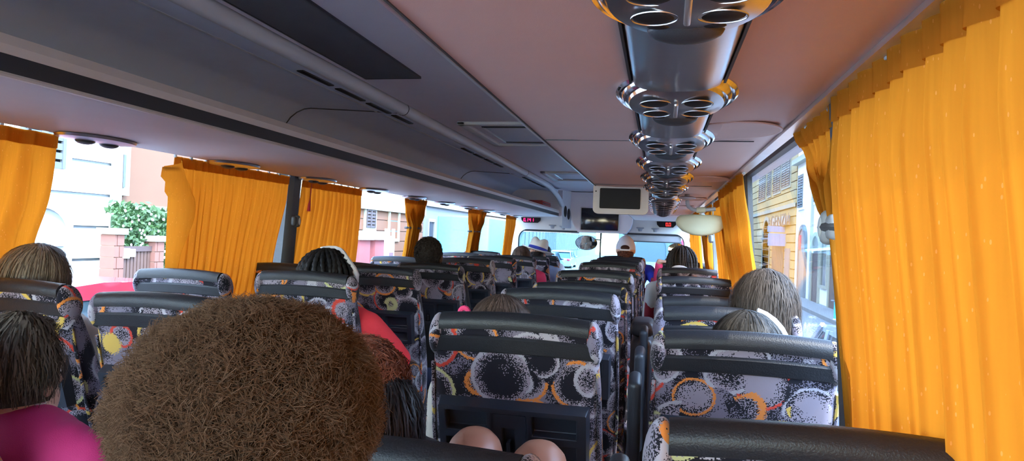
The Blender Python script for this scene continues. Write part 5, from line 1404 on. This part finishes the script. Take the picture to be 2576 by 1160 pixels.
# 14 straw hat with blue band
HC = onY(1352, 628, 7.3)
p = person('person in a white straw hat with a blue band, far ahead on the left', (HC.x, 7.3, HC.z - 0.055), (-0.47, 7.34), 'skin_tan', 'sky', 'beige', hs=1.05, sw=0.21, voxel=0.011)
hair_puff(p, (HC.x, 7.28, HC.z - 0.05), (0.08, 0.10, 0.085), 'hair_dark', 500, 0.02, 0.01, 0.005, seed=18, core=0.95, face=True)
hat = MB(); Rh = Matrix.Rotation(math.radians(14), 3, 'Y') @ Matrix.Rotation(math.radians(-8), 3, 'X'); hc = Vector((HC.x, 7.29, HC.z - 0.02))
def hatp(rr, z, ph, kx=1.0):
    curl = 0.022 * max(0, (rr - 0.10) / 0.07) * abs(math.cos(ph)) ** 2
    dent = -0.026 * math.exp(-(math.cos(ph) * rr / 0.03) ** 2) if z > 0.10 else 0
    return hc + Rh @ Vector((1.15 * rr * 0.92 * math.cos(ph), 1.15 * rr * 1.08 * math.sin(ph), 1.15 * (z + curl + dent)))
prof = [(0.165, 0.004), (0.168, 0.0), (0.16, -0.004), (0.13, -0.004), (0.10, 0.0), (0.097, 0.02), (0.093, 0.06), (0.085, 0.105), (0.070, 0.125), (0.045, 0.132), (0.02, 0.130), (0.002, 0.128)]
hat.loft([[hatp(r_, z_, 2 * PI * k / 36) for k in range(36)] for r_, z_ in prof], cap0=False)
hato = hat.build('hat', 'cloth_straw', p, smooth=2)
MB().loft([[hatp(r_, z_, 2 * PI * k / 36) for k in range(36)] for r_, z_ in ((0.1015, 0.001), (0.0985, 0.022), (0.0968, 0.038), (0.0955, 0.040))], cap0=False, cap1=False).build('hat_band', 'cloth_band', hato, smooth=2)
# 15 driver, seen in the oval mirror
p = person('driver in a light shirt seen in the oval mirror', (DRV.x, DRV.y, DRV.z), (-0.62, 8.84), 'skin_light', 'white', 'denim', hs=1.05, sw=0.2, voxel=0.009,
           hands={-1: ((-0.84, 9.0, 0.85), (-0.75, 9.14, 0.92), (0.2, 0.6, 0.5), (-0.6, 0, 0.6)), 1: ((-0.40, 9.0, 0.85), (-0.49, 9.14, 0.92), (-0.2, 0.6, 0.5), (0.6, 0, 0.6))})
hair_puff(p, (DRV.x, DRV.y - 0.02, DRV.z + 0.03), (0.083, 0.10, 0.085), 'hair_dark', 700, 0.015, 0.006, 0.004, seed=19, core=0.93, face=True)
stw = thing('steering_wheel', "round steering wheel before the driver's seat", 'steering wheel', (-0.62, 9.17, 0.80))
MB().tube([(0.21 * math.cos(a * PI / 16), 0.075 * math.sin(a * PI / 16), 0.17 * math.sin(a * PI / 16) + 0.10) for a in range(33)], 0.014, 8, False).build('rim', 'rubber', stw)
MB().tube([(0, 0.0, 0.10), (0, 0.10, -0.10)], 0.03, 10).build('column', 'dark_plastic', stw)
MB().box((0, 0, 0.10), (0.4, 0.02, 0.03), None, 0.008).build('spoke', 'dark_plastic', stw)
finish_people()
# red bag between the far right seats
rbag = thing('red_bag', 'dark red bag standing between the far right seats', 'bag', (0.775, 5.05, 0.86))
MB().box((0, 0, 0.07), (0.09, 0.24, 0.26), None, 0.03, 3).build('bag_body', 'cloth_maroon', rbag)
MB().tube([(0, 0.07 * math.cos(a * PI / 8), 0.19 + 0.05 * math.sin(a * PI / 8)) for a in range(9)], 0.008, 6).build('handle', 'cloth_maroon', rbag)
# dark centre console between the right-hand seats
cc = thing('seat_console', 'dark grey console box between the right-hand seats', 'console', (0.755, 3.35, 0))
MB().box((0, 0, 0.46), (0.10, 0.30, 0.92), None, 0.03, 3).build('body', 'dark_plastic', cc)
MB().box((0, 0, 0.96), (0.11, 0.28, 0.07), None, 0.03, 3).build('lid', 'dark_plastic', cc)
